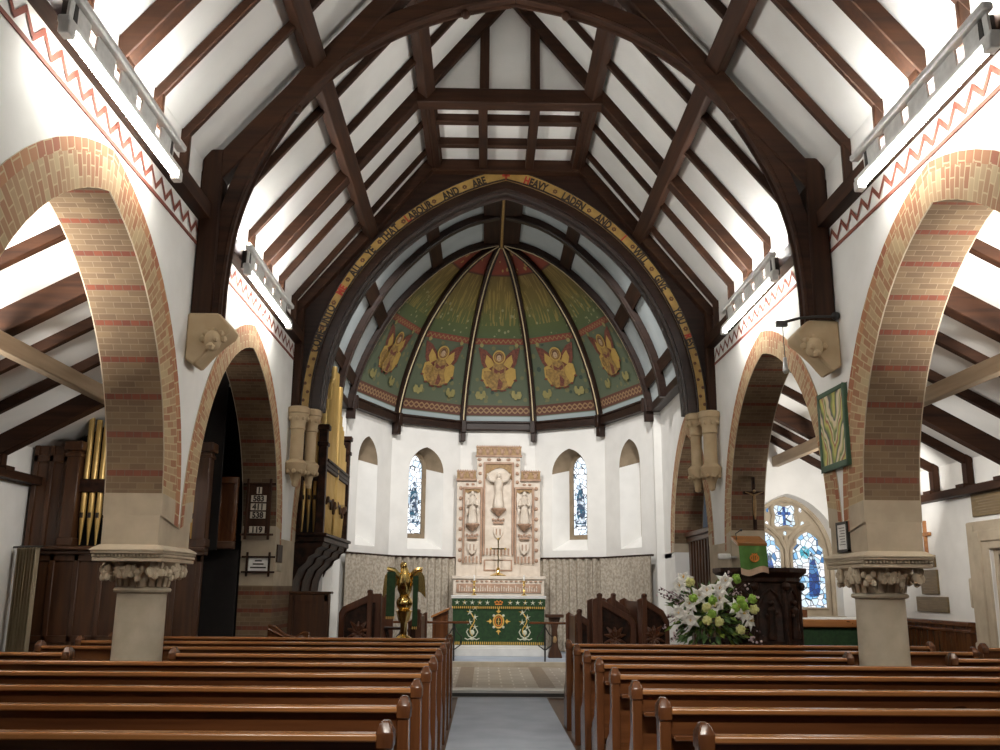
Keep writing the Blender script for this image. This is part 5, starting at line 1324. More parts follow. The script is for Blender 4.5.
for q in (-1, 1):
    for k in range(8):
        mb = MB(); mb.ball((XC + q * 0.97, RY - 0.01, 2.42 + 0.26 * k), 0.052, 0, 7, (1, 0.5, 1)); mb.build('rosette', 'alab_pink', rr)
    for k in range(3):
        mb = MB(); mb.ball((XC + q * 0.48, RY - 0.04, 4.40 + 0.22 * k), 0.05, 0, 7, (1, 0.5, 1)); mb.build('rosette', 'alab_pink', rr)
    for k in range(3):
        mb = MB(); mb.ball((XC + q * 0.25 * k * (1 if k else 0), RY - 0.04, 4.98), 0.05, 0, 7, (1.2, 0.5, 0.8)); mb.build('rosette', 'alab_pink', rr)
    for k in range(3):
        mb = MB(); mb.ball((XC + q * (0.66 + 0.14 * (k - 1)), RY - 0.01, 4.34), 0.04, 0, 7, (1.2, 0.5, 0.8)); mb.build('rosette', 'alab_pink', rr)
mb = MB(); mb.box(XC - 0.36, XC + 0.36, RY - 0.06, RY, 2.16, 2.44); mb.build('tabernacle_panel', 'alab_pink', rr, bevel=0.01)
mb = MB(); mb.box(XC - 0.32, XC + 0.32, RY - 0.07, RY - 0.05, 2.19, 2.41); mb.build('panel_field', 'alabaster', rr)
# gradine below
GYF = 23.45
mb = MB(); mb.box(XC - 1.10, XC + 1.13, GYF, RY, 0.22, 1.98); mb.box(XC - 1.13, XC + 1.16, GYF - 0.04, RY, 1.95, 2.03); mb.build('gradine', 'alabaster', rr, bevel=0.01)
mb = MB(); mb.box(XC - 1.02, XC + 1.05, GYF - 0.02, GYF, 1.62, 1.84); mb.build('gradine_panel', 'alab_pink', rr, bevel=0.008)
mb = MB()
for k in range(34):
    x = XC - 0.94 + 0.057 * k
    mb.box(x - 0.011, x + 0.011, GYF - 0.03, GYF - 0.018, 1.66, 1.80 - 0.03 * (k % 3)); 
    if k % 2: mb.box(x - 0.02, x + 0.02, GYF - 0.03, GYF - 0.018, 1.72, 1.745)
mb.build('carved_lettering', 'alabaster', rr)
mb = MB()
for k in range(18): mb.ball((XC - 1.0 + 0.12 * k, GYF - 0.02, 1.90), 0.026, 0, 6, (1.6, 0.5, 0.8))
mb.build('leaf_strip', 'alab_pink', rr)

# altar
AY = 22.3
al = root('altar', 'altar dressed with a deep green embroidered frontal', 'altar', (0.02, AY + 0.35, 0.22))
mb = MB(); mb.box(-1.14, 1.18, AY - 0.10, AY + 1.0, 0.22, 0.40); mb.box(-1.08, 1.12, AY - 0.03, AY + 0.95, 0.40, 0.46); mb.build('plinth', 'marble', al, bevel=0.008)
mb = MB(); mb.box(-1.04, 1.08, AY, AY + 0.85, 0.46, 1.50); mb.build('frontal', 'green', al)
mb = MB(); mb.box(-1.08, 1.12, AY - 0.04, AY + 0.9, 1.50, 1.55); mb.build('mensa', 'marble', al, bevel=0.006)
mb = MB(); mb.box(-1.085, 1.125, AY - 0.045, AY + 0.9, 1.55, 1.565); mb.build('altar_cloth', 'linen', al)
mb = MB(); mb.box(-1.06, 1.10, AY - 0.035, AY, 1.32, 1.50); sf = mb.build('superfrontal', 'green', al)
def fringe(x0, x1, z0, z1, y, step, name, par):
    mb = MB(); x = x0
    while x < x1: mb.box(x, x + step * 0.45, y - 0.008, y, z0, z1); x += step
    mb.build(name, 'gold_thread', par)
fringe(-1.05, 1.09, 1.275, 1.325, AY - 0.03, 0.045, 'fringe', sf); fringe(-1.03, 1.07, 0.47, 0.535, AY - 0.004, 0.045, 'fringe', al)
def leafy(x, z, s, mats, par, name, y):
    mb = MB()
    for k in range(5):
        a = 2 * PI * k / 5 + 0.3
        P_ = [(x + s * (0.25 * math.cos(a + 0.6)), z + s * 0.25 * math.sin(a + 0.6)), (x + s * math.cos(a), z + s * math.sin(a)), (x + s * 0.25 * math.cos(a - 0.6), z + s * 0.25 * math.sin(a - 0.6)), (x, z)]
        mb.prism(P_, 1, y - 0.012, y, k % len(mats))
    mb.ball((x, y - 0.008, z), s * 0.25, 0, 6, (1, 0.5, 1)); return mb.build(name, mats, par)
for k in range(12):
    x = XC - 0.96 + 0.175 * k
    if abs(x - XC) < 0.10: continue
    leafy(x, 1.41, 0.065, ['silver_thread', 'gold_thread'] if k % 2 else ['silver_thread'], sf, 'embroidered_leaf', AY - 0.037)
mb = MB(); mb.box(XC - 0.08, XC + 0.08, AY - 0.045, AY - 0.036, 1.36, 1.39)
for k in range(5): mb.ball((XC + 0.04 * (k - 2), AY - 0.04, 1.42 + 0.02 * (k % 2)), 0.022, 0, 6)
mb.build('embroidered_crown', 'orange_thread', sf)
# central emblem
ey = AY - 0.004
mb = MB()
ring = [V(XC + 0.115 * math.cos(2 * PI * k / 28), ey, 0.99 + 0.145 * math.sin(2 * PI * k / 28)) for k in range(29)]
mb.tube(ring, 0.020, 0, 6); mb.tube([V(XC + 0.075 * math.cos(2 * PI * k / 20), ey, 0.99 + 0.10 * math.sin(2 * PI * k / 20)) for k in range(21)], 0.014, 1, 6)
for k in range(4):
    a = k * PI / 2; ca_, sa_ = math.cos(a), math.sin(a); R0 = 0.15 if k % 2 == 0 else 0.18
    def q(u, w): return (XC + u * ca_ - w * sa_, 0.99 + u * sa_ + w * ca_)
    mb.prism([q(R0, 0), q(R0 + 0.05, 0.06), q(R0 + 0.06, 0.02), q(R0 + 0.13, 0), q(R0 + 0.06, -0.02), q(R0 + 0.05, -0.06)], 1, ey - 0.012, ey, 0)
    b_ = a + PI / 4; mb.ball((XC + 0.155 * math.cos(b_), ey - 0.006, 0.99 + 0.18 * math.sin(b_)), 0.032, 2, 7, (1, 0.4, 1))
mb.tube([(XC, ey - 0.004, 0.92), (XC, ey - 0.004, 1.06)], 0.012, 0, 5); mb.tube([(XC - 0.04, ey - 0.004, 0.99), (XC + 0.04, ey - 0.004, 0.99)], 0.01, 0, 5)
mb.build('embroidered_emblem', ['gold_thread', 'orange_thread', 'silver_thread'], al)
for x in (-0.585, 0.625):
    mb = MB(); mb.tube([V(x + 0.05 * math.sin(z * 14), ey, z) for z in [0.66 + 0.04 * k for k in range(15)]], 0.012, 0, 5); mb.build('embroidered_stem', 'gold_thread', al)
    for k in range(5):
        z = 0.86 + 0.11 * k; leafy(x + 0.06 * (-1) ** k, z, 0.085, ['silver_thread', 'silver_thread', 'gold_thread'], al, 'embroidered_flower', ey)
    mb = MB()
    for q_ in (-1, 1):
        mb.tube([(x, ey, 0.62), (x + q_ * 0.08, ey, 0.66), (x + q_ * 0.13, ey, 0.75), (x + q_ * 0.09, ey, 0.82)], 0.013, 0, 5)
        mb.tube([(x, ey, 0.62), (x + q_ * 0.10, ey, 0.58), (x + q_ * 0.17, ey, 0.61)], 0.013, 0, 5)
    mb.ball((x, ey, 0.74), 0.055, 0, 8, (1, 0.25, 1.1)); mb.ball((x, ey, 0.60), 0.04, 0, 8, (1.4, 0.3, 0.8)); mb.build('embroidered_vase', 'silver_thread', al)
# candlesticks, cross
def candlestick(x, lab):
    c = root('candlestick', lab, 'candlestick', (x, AY + 0.55, 1.565), 'altar candlesticks')
    mb = MB(); mb.lathe([(0.065, 0), (0.065, 0.015), (0.03, 0.04), (0.018, 0.07), (0.035, 0.12), (0.016, 0.16), (0.018, 0.24), (0.035, 0.27), (0.016, 0.30), (0.05, 0.33), (0.05, 0.345)], (x, AY + 0.55, 1.565), 12); mb.build('stick', 'brass', c)
    mb = MB(); mb.lathe([(0.018, 0.34), (0.018, 0.47), (0.004, 0.48)], (x, AY + 0.55, 1.565), 8); mb.build('candle', 'linen', c)
candlestick(-0.56, 'small brass candlestick at the left end of the altar'); candlestick(0.63, 'small brass candlestick at the right end of the altar')
ac = root('altar_cross', 'slender brass cross on a stepped foot behind the altar', 'cross', (0.02, 23.72, 2.035))
mb = MB(); mb.lathe([(0.20, 0), (0.20, 0.02), (0.12, 0.05), (0.05, 0.08), (0.03, 0.14), (0.05, 0.17), (0.02, 0.22)], (0.02, 23.72, 2.03), 12); mb.build('foot', 'brass', ac)
mb = MB(); mb.box(0.005, 0.035, 23.705, 23.735, 2.2, 2.92); mb.box(-0.15, 0.19, 23.705, 23.735, 2.68, 2.71)
for p in ((0.02, 2.94), (-0.16, 2.695), (0.20, 2.695)): mb.ball((p[0], 23.72, p[1]), 0.03, 0, 7)
mb.build('shaft', 'brass', ac)

# communion rails, carved standards
for sx, x0, x1 in ((-1, -3.4, -0.62), (1, 0.66, 3.45)):
    c = root('communion_rail', 'thin dark wooden communion rail on scrolled iron brackets, %s side' % SIDE[sx], 'rail', ((x0 + x1) / 2, 20.75, 0.22), 'communion rails')
    mb = MB(); mb.box(x0, x1, 20.70, 20.80, 0.99, 1.04); mb.build('rail', 'pew0', c, bevel=0.012)
    for f in (0.12, 0.5, 0.88):
        x = lerp(x0, x1, f); mb = MB(); mb.tube([(x, 20.75, 0.2), (x, 20.75, 1.0)], 0.02, 0, 7)
        for q in (-1, 1): mb.tube([(x, 20.75, 0.45), (x + q * 0.14, 20.75, 0.55), (x + q * 0.17, 20.75, 0.72), (x + q * 0.08, 20.75, 0.80), (x, 20.75, 0.95)], 0.014, 0, 6)
        mb.build('iron_standard', 'black', c)
# right sanctuary pedestal, left sloping desk
c = root('prayer_pedestal', 'carved dark wooden pedestal at the right end of the altar', 'pedestal', (1.28, 21.9, 0.22))
mb = MB(); mb.prism([(1.13, 0.22), (1.45, 0.22), (1.42, 0.34), (1.36, 0.45), (1.34, 0.85), (1.38, 1.0), (1.42, 1.10), (1.14, 1.10), (1.18, 1.0), (1.22, 0.85), (1.20, 0.45), (1.15, 0.34)], 1, 21.78, 22.02); mb.build('stem', 'oak2', c, bevel=0.015)
mb = MB(); mb.box(1.08, 1.48, 21.7, 22.1, 1.10, 1.17); mb.build('top', 'oak0', c, bevel=0.01)
mb = MB(); mb.ball((1.28, 21.77, 0.62), 0.05, 0, 8, (1, 0.5, 1.6)); mb.build('carved_boss', 'gilt', c)
c = root('reading_desk', 'small wooden desk with a sloping pale top left of the altar', 'desk', (-1.27, 21.3, 0.22))
mb = MB(); mb.prism([(-1.44, 0.22), (-1.10, 0.22), (-1.10, 1.26), (-1.44, 1.10)], 1, 21.1, 21.5); mb.build('desk_body', 'pew2', c, bevel=0.01)
mb = MB(); mb.prism([(-1.47, 1.09), (-1.07, 1.27), (-1.07, 1.32), (-1.47, 1.14)], 1, 21.05, 21.55); mb.build('desk_top', 'rail', c, bevel=0.006)

# ================================================================== CHOIR STALLS
def stall(pts, y, depth, lab, carve, inner_x):
    """Stall end: pts outline (x, z) low to high side; body runs east behind it."""
    xs = [p[0] for p in pts]; x0, x1 = min(xs), max(xs)
    c = root('choir_stall', lab, 'choir stall', ((x0 + x1) / 2, y, 0.12), 'choir stalls')
    cx_, cz_ = sum(xs) / len(xs), sum(p[1] for p in pts) / len(pts)
    inn = [(cx_ + (x - cx_) * 0.72, cz_ + (z - cz_) * 0.74) for x, z in pts]
    mb = MB(); mb.band(inn + [inn[0]], pts + [pts[0]], 1, y - 0.04, y + 0.04); mb.build('end_frame', 'stall2', c, bevel=0.012)
    mb = MB(); mb.prism(inn, 1, y - 0.0, y + 0.03); mb.build('end_panel', 'carved', c)
    if carve:
        mb = MB(); cc = V(cx_, y - 0.02, cz_ - 0.08)
        for k in range(5):
            a = R(20 + 35 * k); ln = 0.24 if k % 2 else 0.20
            d_ = V(math.cos(a), 0, math.sin(a)); mb.tube([cc, cc + d_ * ln * 0.5 + V(0, -0.03, 0.02), cc + d_ * ln], [0.02, 0.045, 0.012], 0, 6)
            a2 = R(-20 - 35 * k); d_ = V(math.cos(a2), 0, math.sin(a2)); mb.tube([cc, cc + d_ * 0.10 + V(0, -0.03, 0), cc + d_ * 0.2], [0.02, 0.035, 0.01], 0, 6)
        mb.ball(cc, 0.05, 0, 7); mb.build('leaf_carving', 'stall1', c)
    hi = max(p[1] for p in pts); hx = [p[0] for p in pts if p[1] > hi - 0.02][0]
    mb = MB(); s_ = 1 if hx < (x0 + x1) / 2 else -1
    mb.box(*sorted((hx - s_ * 0.02, hx + s_ * 0.07)), y - 0.05, y + 0.05, 0.12, hi + 0.02); mb.ball((hx + s_ * 0.03, y, hi + 0.03), 0.06, 0, 8, (1, 1, 0.7)); mb.build('end_stile', 'stall2', c, bevel=0.012)
    mb = MB(); mb.box(*sorted((hx, hx + s_ * 0.06)), y + 0.04, y + depth, 0.15, hi - 0.08)
    mb.build('back_board', 'stall1', c)
    mb = MB(); mb.prism([(x, z - 0.03) for x, z in pts], 1, y + depth, y + depth + 0.06); mb.build('far_end', 'stall2', c)
    mb = MB(); mb.box(x0 + 0.06, x1 - 0.06, y + 0.05, y + depth, 0.50, 0.55); mb.build('seat', 'stall1', c)
stall([(1.60, 0.12), (1.60, 1.56), (1.70, 1.60), (2.30, 1.27), (2.36, 1.15), (2.36, 0.12)], 17.0, 0.85, 'inner right choir stall with a carved sloping end', True, 1)
stall([(2.40, 0.12), (2.40, 1.56), (2.50, 1.60), (2.86, 1.38), (2.96, 1.20), (2.96, 0.12)], 17.05, 2.2, 'outer right choir stall with a carved sloping end, beside the flowers', True, 1)
stall([(1.98, 0.12), (1.98, 1.56), (2.08, 1.60), (2.40, 1.36), (2.40, 0.12)], 18.0, 1.2, 'stall end rising between the two carved right choir stalls', False, 1)
stall([(1.30, 0.12), (1.30, 1.28), (1.36, 1.32), (1.56, 1.20), (1.56, 0.12)], 17.2, 1.8, 'low plain desk end nearest the aisle, right choir stalls', False, 1)
stall([(-2.86, 0.12), (-2.86, 1.30), (-2.80, 1.40), (-2.30, 1.63), (-2.12, 1.63), (-2.12, 0.12)], 17.0, 2.2, 'left choir stall with a tall sloping carved end', True, -1)
stall([(-1.66, 0.12), (-1.66, 1.14), (-1.46, 1.30), (-1.42, 1.30), (-1.42, 0.12)], 17.2, 1.6, 'low plain desk end behind the eagle lectern', False, -1)
c = root('carved_bench', 'low carved bench end with scrolled top at the foot of the left respond', 'bench', (-3.2, 15.0, 0))
mb = MB(); mb.prism([(-3.62, 0.0), (-3.62, 1.18), (-3.50, 1.16), (-3.34, 1.04), (-3.20, 1.00), (-3.08, 1.08), (-2.98, 1.06), (-2.94, 0.92), (-2.98, 0.0)], 1, 14.85, 14.95); mb.build('bench_end', 'pew2', c, bevel=0.02)
mb = MB(); mb.tube([(-3.60, 14.84, 1.10), (-3.42, 14.83, 1.02), (-3.24, 14.83, 0.93), (-3.10, 14.83, 1.0), (-3.02, 14.83, 0.97), (-3.05, 14.83, 0.90)], 0.025, 0, 6); mb.build('scroll_carving', 'pew2', c)
mb = MB(); mb.box(-3.62, -2.98, 14.95, 15.18, 0.40, 0.45); mb.box(-3.62, -3.55, 14.95, 15.18, 0.0, 0.9); mb.build('seat', 'pew0', c)
# small dark chair in front of the left desk
c = root('folding_stand', 'small dark x-frame stand beside the eagle lectern', 'stand', (-1.85, 16.4, 0.12))
for q in (-1, 1):
    mb = MB(); mb.bar((-1.85 + q * 0.14, 16.35, 0.12), (-1.85 - q * 0.14, 16.45, 1.05), 0.04, 0.03); mb.bar((-1.85 + q * 0.14, 16.6, 0.12), (-1.85 - q * 0.14, 16.7, 1.05), 0.04, 0.03); mb.build('leg', 'carved', c)
mb = MB(); mb.box(-2.01, -1.69, 16.38, 16.68, 1.04, 1.08); mb.build('seat', 'carved', c)

# ================================================================== EAGLE LECTERN
LX, LY = -1.57, 15.2
c = root('eagle_lectern', 'polished brass eagle lectern with dark green cloth hangings', 'lectern', (LX, LY, 0))
mb = MB(); mb.lathe([(0.26, 0), (0.27, 0.05), (0.20, 0.09), (0.14, 0.14), (0.09, 0.24), (0.06, 0.32)], (LX, LY, 0), 16); mb.build('base', 'brass', c)
mb = MB(); mb.lathe([(0.055, 0.30), (0.05, 0.55), (0.09, 0.60), (0.055, 0.65), (0.05, 0.92), (0.14, 0.97), (0.05, 1.02), (0.055, 1.2), (0.09, 1.24), (0.12, 1.36), (0.14, 1.38), (0.10, 1.40)], (LX, LY, 0), 16); mb.build('column', 'brass', c)
mb = MB(); mb.ball((LX, LY, 1.50), 0.13, 0, 14); mb.build('globe', 'brass', c)
mb = MB()
mb.tube([(LX, LY + 0.05, 1.58), (LX, LY - 0.02, 1.72), (LX, LY - 0.04, 1.86), (LX, LY - 0.07, 1.98), (LX - 0.02, LY - 0.09, 2.06)], [0.06, 0.12, 0.13, 0.07, 0.05], 0, 10)
mb.ball((LX - 0.02, LY - 0.10, 2.08), 0.06, 0, 9, (1, 1.2, 1)); mb.tube([(LX - 0.03, LY - 0.15, 2.09), (LX - 0.04, LY - 0.20, 2.07), (LX - 0.04, LY - 0.21, 2.04)], [0.025, 0.018, 0.004], 0, 6)
for q in (-1, 1): mb.tube([(LX + q * 0.05, LY, 1.66), (LX + q * 0.06, LY - 0.03, 1.60), (LX + q * 0.06, LY - 0.08, 1.58)], [0.035, 0.022, 0.02], 0, 6)
mb.build('eagle_body', 'brass', c)
for q in (-1, 1):
    mb = MB()
    for j in range(6):
        f = j / 5
        P_ = [(0.06 + 0.02 * j, 1.90 - 0.03 * j), (0.20 + 0.022 * j, 2.02 - 0.015 * j), (0.27 + 0.012 * j, 2.01 - 0.05 * j), (0.24 + 0.02 * j, 1.70 - 0.005 * j * j), (0.17 + 0.015 * j, 1.68)]
        mb.prism([(LX + q * a, z) for a, z in P_], 1, LY - 0.03 - 0.012 * j, LY - 0.018 - 0.012 * j)
    mb.tube([(LX + q * 0.06, LY - 0.05, 1.88), (LX + q * 0.18, LY - 0.08, 2.01), (LX + q * 0.28, LY - 0.09, 2.03)], [0.05, 0.04, 0.03], 0, 7)
    mb.build('wing', 'brass', c)
    mb = MB(); xs = sorted((LX + q * 0.14, LX + q * (0.27 if q < 0 else 0.22))); mb.box(*xs, LY - 0.16, LY - 0.145, 1.30 if q < 0 else 1.15, 1.98 if q < 0 else 1.92); hg = mb.build('cloth_hanging', 'green', c)
    fringe(xs[0], xs[1], 1.26 if q < 0 else 1.11, 1.31 if q < 0 else 1.16, LY - 0.15, 0.03, 'fringe', hg)

# ================================================================== PULPIT
PX, PY = 3.88, 14.55
c = root('pulpit', 'dark carved octagonal wooden pulpit beside the right respond', 'pulpit', (PX, PY, 0))
def octa(r, n=8): return [(r * math.cos(PI / n + 2 * PI * k / n), r * math.sin(PI / n + 2 * PI * k / n)) for k in range(n)]
mb = MB(); mb.lathe([(0.30, 0), (0.30, 0.3), (0.35, 0.45), (0.60, 0.70), (0.62, 0.72)], (PX, PY, 0), 8, 0, False, PI / 8); mb.build('stem', 'carved', c)
mb = MB(); mb.lathe([(0.60, 0.70), (0.64, 0.72), (0.64, 0.80), (0.58, 0.86), (0.56, 0.90), (0.56, 1.86)], (PX, PY, 0), 8, 0, False, PI / 8); mb.build('body', 'carved', c)
mb = MB(); mb.lathe([(0.56, 1.84), (0.60, 1.87), (0.60, 1.93), (0.68, 1.99), (0.70, 2.0), (0.70, 2.07), (0.62, 2.07)], (PX, PY, 0), 8, 0, False, PI / 8); mb.build('cornice', 'carved', c, bevel=0.01)
for k in range(8):
    a = PI + 2 * PI * k / 8 - PI / 2
    if math.sin(a) > 0.5: continue
    d_ = V(math.cos(a), math.sin(a), 0); s_ = V(-math.sin(a), math.cos(a), 0); o_ = V(PX, PY, 0) + d_ * 0.525
    mb = MB()
    for u in (-0.20, 0.20): mb.tube([o_ + s_ * u + V(0, 0, 0.92), o_ + s_ * u + V(0, 0, 1.84)], 0.03, 0, 6)
    mb.tube([o_ + s_ * -0.17 + V(0, 0, 1.50), o_ + s_ * -0.10 + V(0, 0, 1.68), o_ + V(0, 0, 1.76), o_ + s_ * 0.10 + V(0, 0, 1.68), o_ + s_ * 0.17 + V(0, 0, 1.50)], 0.022, 0, 6)
    mb.bar(o_ + s_ * -0.2 + V(0, 0, 1.0), o_ + s_ * 0.2 + V(0, 0, 1.0), 0.05, 0.05)
    mb.build('panel_tracery', 'carved', c)
    mb = MB()
    b0 = o_ + d_ * 0.03
    mb.lathe([(0.07, 1.05), (0.075, 1.1), (0.05, 1.32), (0.065, 1.46), (0.03, 1.50)], b0, 8); mb.ball(b0 + V(0, 0, 1.56), 0.045, 0, 8)
    mb.ball(b0 + s_ * 0.07 + V(0, 0, 1.42), 0.03, 0, 6); mb.ball(b0 - s_ * 0.07 + V(0, 0, 1.38), 0.03, 0, 6); mb.build('carved_figure', 'carved', c)
for k in range(8):
    a = PI / 8 + 2 * PI * k / 8
    mb = MB(); p = V(PX + 0.57 * math.cos(a), PY + 0.57 * math.sin(a), 0)
    mb.tube([p + V(0, 0, 0.86), p + V(0, 0, 1.86)], 0.035, 0, 7); mb.ball(p + V(0.03 * math.cos(a), 0.03 * math.sin(a), 1.80), 0.07, 0, 7); mb.ball(p + V(0, 0, 0.88), 0.06, 0, 7); mb.build('corner_shaft', 'carved', c)
# book rest and fall
rs = root('book_rest', 'wooden pulpit book rest draped with a bright green fall', 'book rest', (3.61, 14.0, 2.07))
mb = MB(); mb.bar((3.63, 13.92, 2.40), (3.63, 14.30, 2.52), 0.44, 0.05); mb.build('board', 'rail', rs, bevel=0.008)
mb = MB(); mb.box(3.59, 3.67, 14.04, 14.12, 2.07, 2.42); mb.build('stem', 'oak2', rs)
mb = MB(); n = 10; xs = [3.42 + 0.41 * i / n for i in range(n + 1)]
A = [(x, 13.895 - 0.01 * math.sin(i * 1.1), 2.38) for i, x in enumerate(xs)]; B = [(x, 13.84 - 0.02 * math.sin(i * 1.1), 2.06 - 0.03 * math.sin(i * 0.6)) for i, x in enumerate(xs)]
mb.strip(A, B, 0, True); mb.strip([Vector(p) + V(0, 0.012, 0) for p in A], [Vector(p) + V(0, 0.012, 0) for p in B], 0, True); fa = mb.build('green_fall', 'green2', rs, recalc=False)
mb = MB(); mb.strip(B, [(x, y - 0.005, z - 0.09) for x, y, z in B], 0, True); mb.build('fall_lining', M.setdefault('pinkish', flat('pale_pink_fringe', (0.55, 0.38, 0.27), 0.7)), fa, recalc=False)
mb = MB(); ce = V(3.63, 13.845, 2.20)
mb.tube([ce + V(0.06 * math.cos(2 * PI * k / 16), 0, 0.05 * math.sin(2 * PI * k / 16)) for k in range(17)], 0.012, 0, 5)
for k in range(3): mb.tube([ce + V(0.03 * (k - 1), 0, -0.04), ce + V(0.03 * (k - 1), -0.005, 0.07)], 0.01, 0, 5)
mb.build('embroidered_emblem', 'orange_thread', fa)
mb = MB(); mb.tube([(3.45, 14.1, 2.45), (3.41, 14.0, 2.56), (3.45, 13.9, 2.60)], 0.008, 0, 5); mb.ball((3.46, 13.88, 2.605), 0.022, 0, 7)
tag(mb.build('microphone', 'black'), 'thin black gooseneck microphone on the pulpit book rest', 'microphone')

# ================================================================== FLOWERS
FX, FY, FZ = 2.83, 13.45, 1.46
c = root('flower_arrangement', 'large pedestal arrangement of white lilies and yellow chrysanthemums before the pulpit', 'flowers', (FX, FY, 0))
for nm, col, col2, ro in (('leaf', (0.045, 0.10, 0.025), (0.10, 0.19, 0.05), 0.5), ('lime_leaf', (0.16, 0.26, 0.03), (0.26, 0.38, 0.06), 0.5), ('petal', (0.74, 0.74, 0.70), (0.86, 0.86, 0.82), 0.5), ('mum', (0.62, 0.64, 0.22), (0.78, 0.78, 0.38), 0.6), ('mum_green', (0.20, 0.38, 0.04), (0.32, 0.52, 0.08), 0.6), ('twig', (0.06, 0.025, 0.025), (0.12, 0.05, 0.05), 0.7), ('blossom', (0.62, 0.46, 0.50), (0.80, 0.68, 0.70), 0.6)):
    M[nm] = noisy('flower_' + nm, col, col2, ro, 20.0)
mb = MB(); mb.lathe([(0.22, 0), (0.22, 0.04), (0.05, 0.10), (0.04, 0.6), (0.06, 0.9), (0.04, 0.95), (0.16, 1.0), (0.18, 1.08), (0.15, 1.1)], (FX, FY, 0), 12); mb.build('pedestal', 'black', c)
rnd = random.Random(11)
def leafshape(mb, p, d, L_, w, mi=0):
    d = d.normalized(); s = d.cross(V(rnd.uniform(-1, 1), rnd.uniform(-1, 1), rnd.uniform(0.2, 1))).normalized(); up_ = s.cross(d)
    pts = [p, p + d * L_ * 0.4 + s * w + up_ * w * 0.4, p + d * L_, p + d * L_ * 0.4 - s * w + up_ * w * 0.4, p + d * L_ * 0.45]
    mb.add(pts, [(0, 1, 4), (1, 2, 4), (2, 3, 4), (3, 0, 4)], mi)
mb = MB()
for k in range(520):
    a, e = rnd.uniform(0, 2 * PI), rnd.uniform(-0.9, 1.35); rr_ = rnd.uniform(0.15, 0.55)
    d_ = V(math.cos(a) * math.cos(e), 0.7 * math.sin(a) * math.cos(e), math.sin(e) * 0.8)
    leafshape(mb, V(FX, FY, FZ - 0.10) + d_ * rr_, d_ + V(0, 0, rnd.uniform(-0.5, 0.3)), rnd.uniform(0.09, 0.19), rnd.uniform(0.02, 0.045), 1 if rnd.random() < 0.22 else 0)
o = mb.build('foliage', ['leaf', 'lime_leaf'], c, recalc=False); o['kind'] = 'stuff'
def on_ball(x, z, r=0.5):
    dx, dz = x - FX, z - FZ; q = max(0.05, r * r - dx * dx * 0.55 - dz * dz * 0.8)
    return V(x, FY - math.sqrt(q) * 0.75, z)
def fpos(u, v):
    d_ = _ray(u, v); t_ = (FY - 0.33 - EYE.y) / d_.y; p = EYE + d_ * t_; return (p.x, p.z)
LIL = [(2.48, 1.78), (2.60, 1.55), (2.45, 1.42), (2.60, 1.33), (2.72, 1.66), (2.84, 1.72), (3.0, 1.62), (3.02, 1.75), (2.92, 1.52), (3.34, 1.42), (3.44, 1.32), (3.24, 1.50), (2.55, 1.90), (3.12, 1.86)]
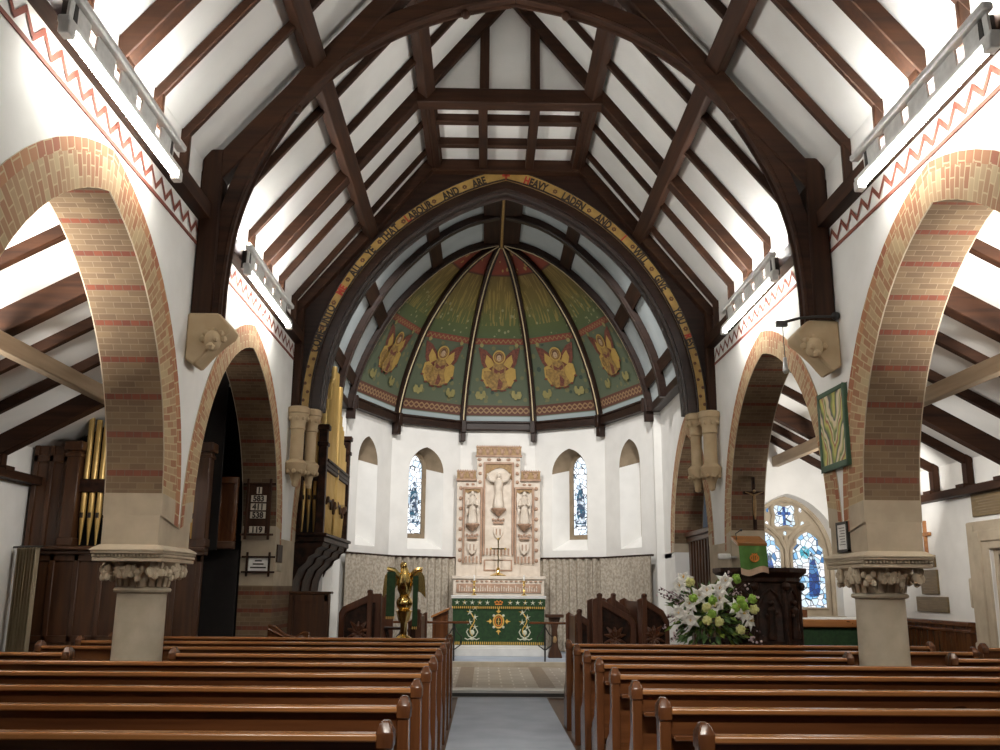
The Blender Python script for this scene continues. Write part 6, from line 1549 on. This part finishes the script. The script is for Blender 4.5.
for x, z in [(-0.304 + (a + 0.304) * 0.964, 1.75 + (b_ - 1.75) * 0.964) for a, b_ in LIL]:
    mb = MB(); p = on_ball(x, z, 0.58); ax_ = (p - V(FX, FY + 0.1, FZ - 0.15)).normalized(); ax_ = (ax_ + V(rnd.uniform(-.3, .3), -0.6, rnd.uniform(-.3, .3))).normalized()
    s = ax_.cross(V(0, 0, 1)).normalized(); w = s.cross(ax_); ph = rnd.random()
    for k in range(6):
        a = ph + k * PI / 3; o_ = s * math.cos(a) + w * math.sin(a); t_ = s * -math.sin(a) + w * math.cos(a)
        q = [p - ax_ * 0.04, p + o_ * 0.065 + t_ * 0.038 + ax_ * 0.015, p + o_ * 0.15 - ax_ * 0.01, p + o_ * 0.065 - t_ * 0.038 + ax_ * 0.015, p + o_ * 0.07 + ax_ * 0.03]
        mb.add(q, [(0, 1, 4), (1, 2, 4), (2, 3, 4), (3, 0, 4)])
    for k in range(4): mb.tube([p, p + ax_ * 0.07 + s * 0.02 * math.cos(k * 1.6) + w * 0.02 * math.sin(k * 1.6)], 0.004, 1, 4)
    mb.build('lily', ['petal', 'gold_thread'], c, recalc=False)
MUM = [(2.82, 1.50, 0), (2.82, 1.33, 0), (2.98, 1.31, 0), (3.30, 1.20, 0), (3.52, 1.48, 0), (3.30, 1.90, 1), (2.62, 1.85, 0), (2.88, 1.42, 1), (2.90, 1.60, 1), (3.32, 1.60, 1), (3.36, 1.52, 1), (3.22, 1.50, 1), (3.50, 1.62, 1), (2.64, 1.62, 1)]
for x, z, g in [(-0.304 + (a + 0.304) * 0.964, 1.75 + (b_ - 1.75) * 0.964, g_) for a, b_, g_ in MUM]:
    mb = MB(); p = on_ball(x, z, 0.60)
    mb.ball(p, 0.058, 0, 8)
    for k in range(26):
        v_ = V(rnd.gauss(0, 1), rnd.gauss(0, 1), rnd.gauss(0, 1)).normalized(); mb.ball(p + v_ * 0.053, 0.02, 0, 5)
    mb.build('chrysanthemum', 'mum_green' if g else 'mum', c)
for k in range(22):
    a = rnd.uniform(0.35, PI) if k < 15 else rnd.uniform(-0.5, 0.2) if k % 2 else rnd.uniform(PI - 0.2, PI + 0.5)
    d_ = V(math.cos(a) * 0.95, rnd.uniform(-0.35, 0.1), math.sin(a) * 0.78)
    b0 = V(FX, FY, FZ - 0.1); L_ = rnd.uniform(0.62, 0.92); bend = V(0, 0, -0.12 if math.sin(a) < 0.4 else 0.02)
    pts = [b0 + d_ * 0.2, b0 + d_ * L_ * 0.6 + V(0, 0, 0.03), b0 + d_ * L_ + bend]
    mb = MB(); mb.tube(pts, [0.008, 0.006, 0.003], 0, 5)
    for j in range(11):
        f = rnd.uniform(0.45, 1.0); q = pts[1].lerp(pts[2], (f - 0.45) / 0.55) + V(rnd.uniform(-.04, .04), rnd.uniform(-.03, .03), rnd.uniform(-.04, .04))
        mb.ball(q, rnd.uniform(0.010, 0.020), 1 if rnd.random() < 0.7 else 0, 5)
    mb.build('blossom_spray', ['twig', 'blossom'], c)
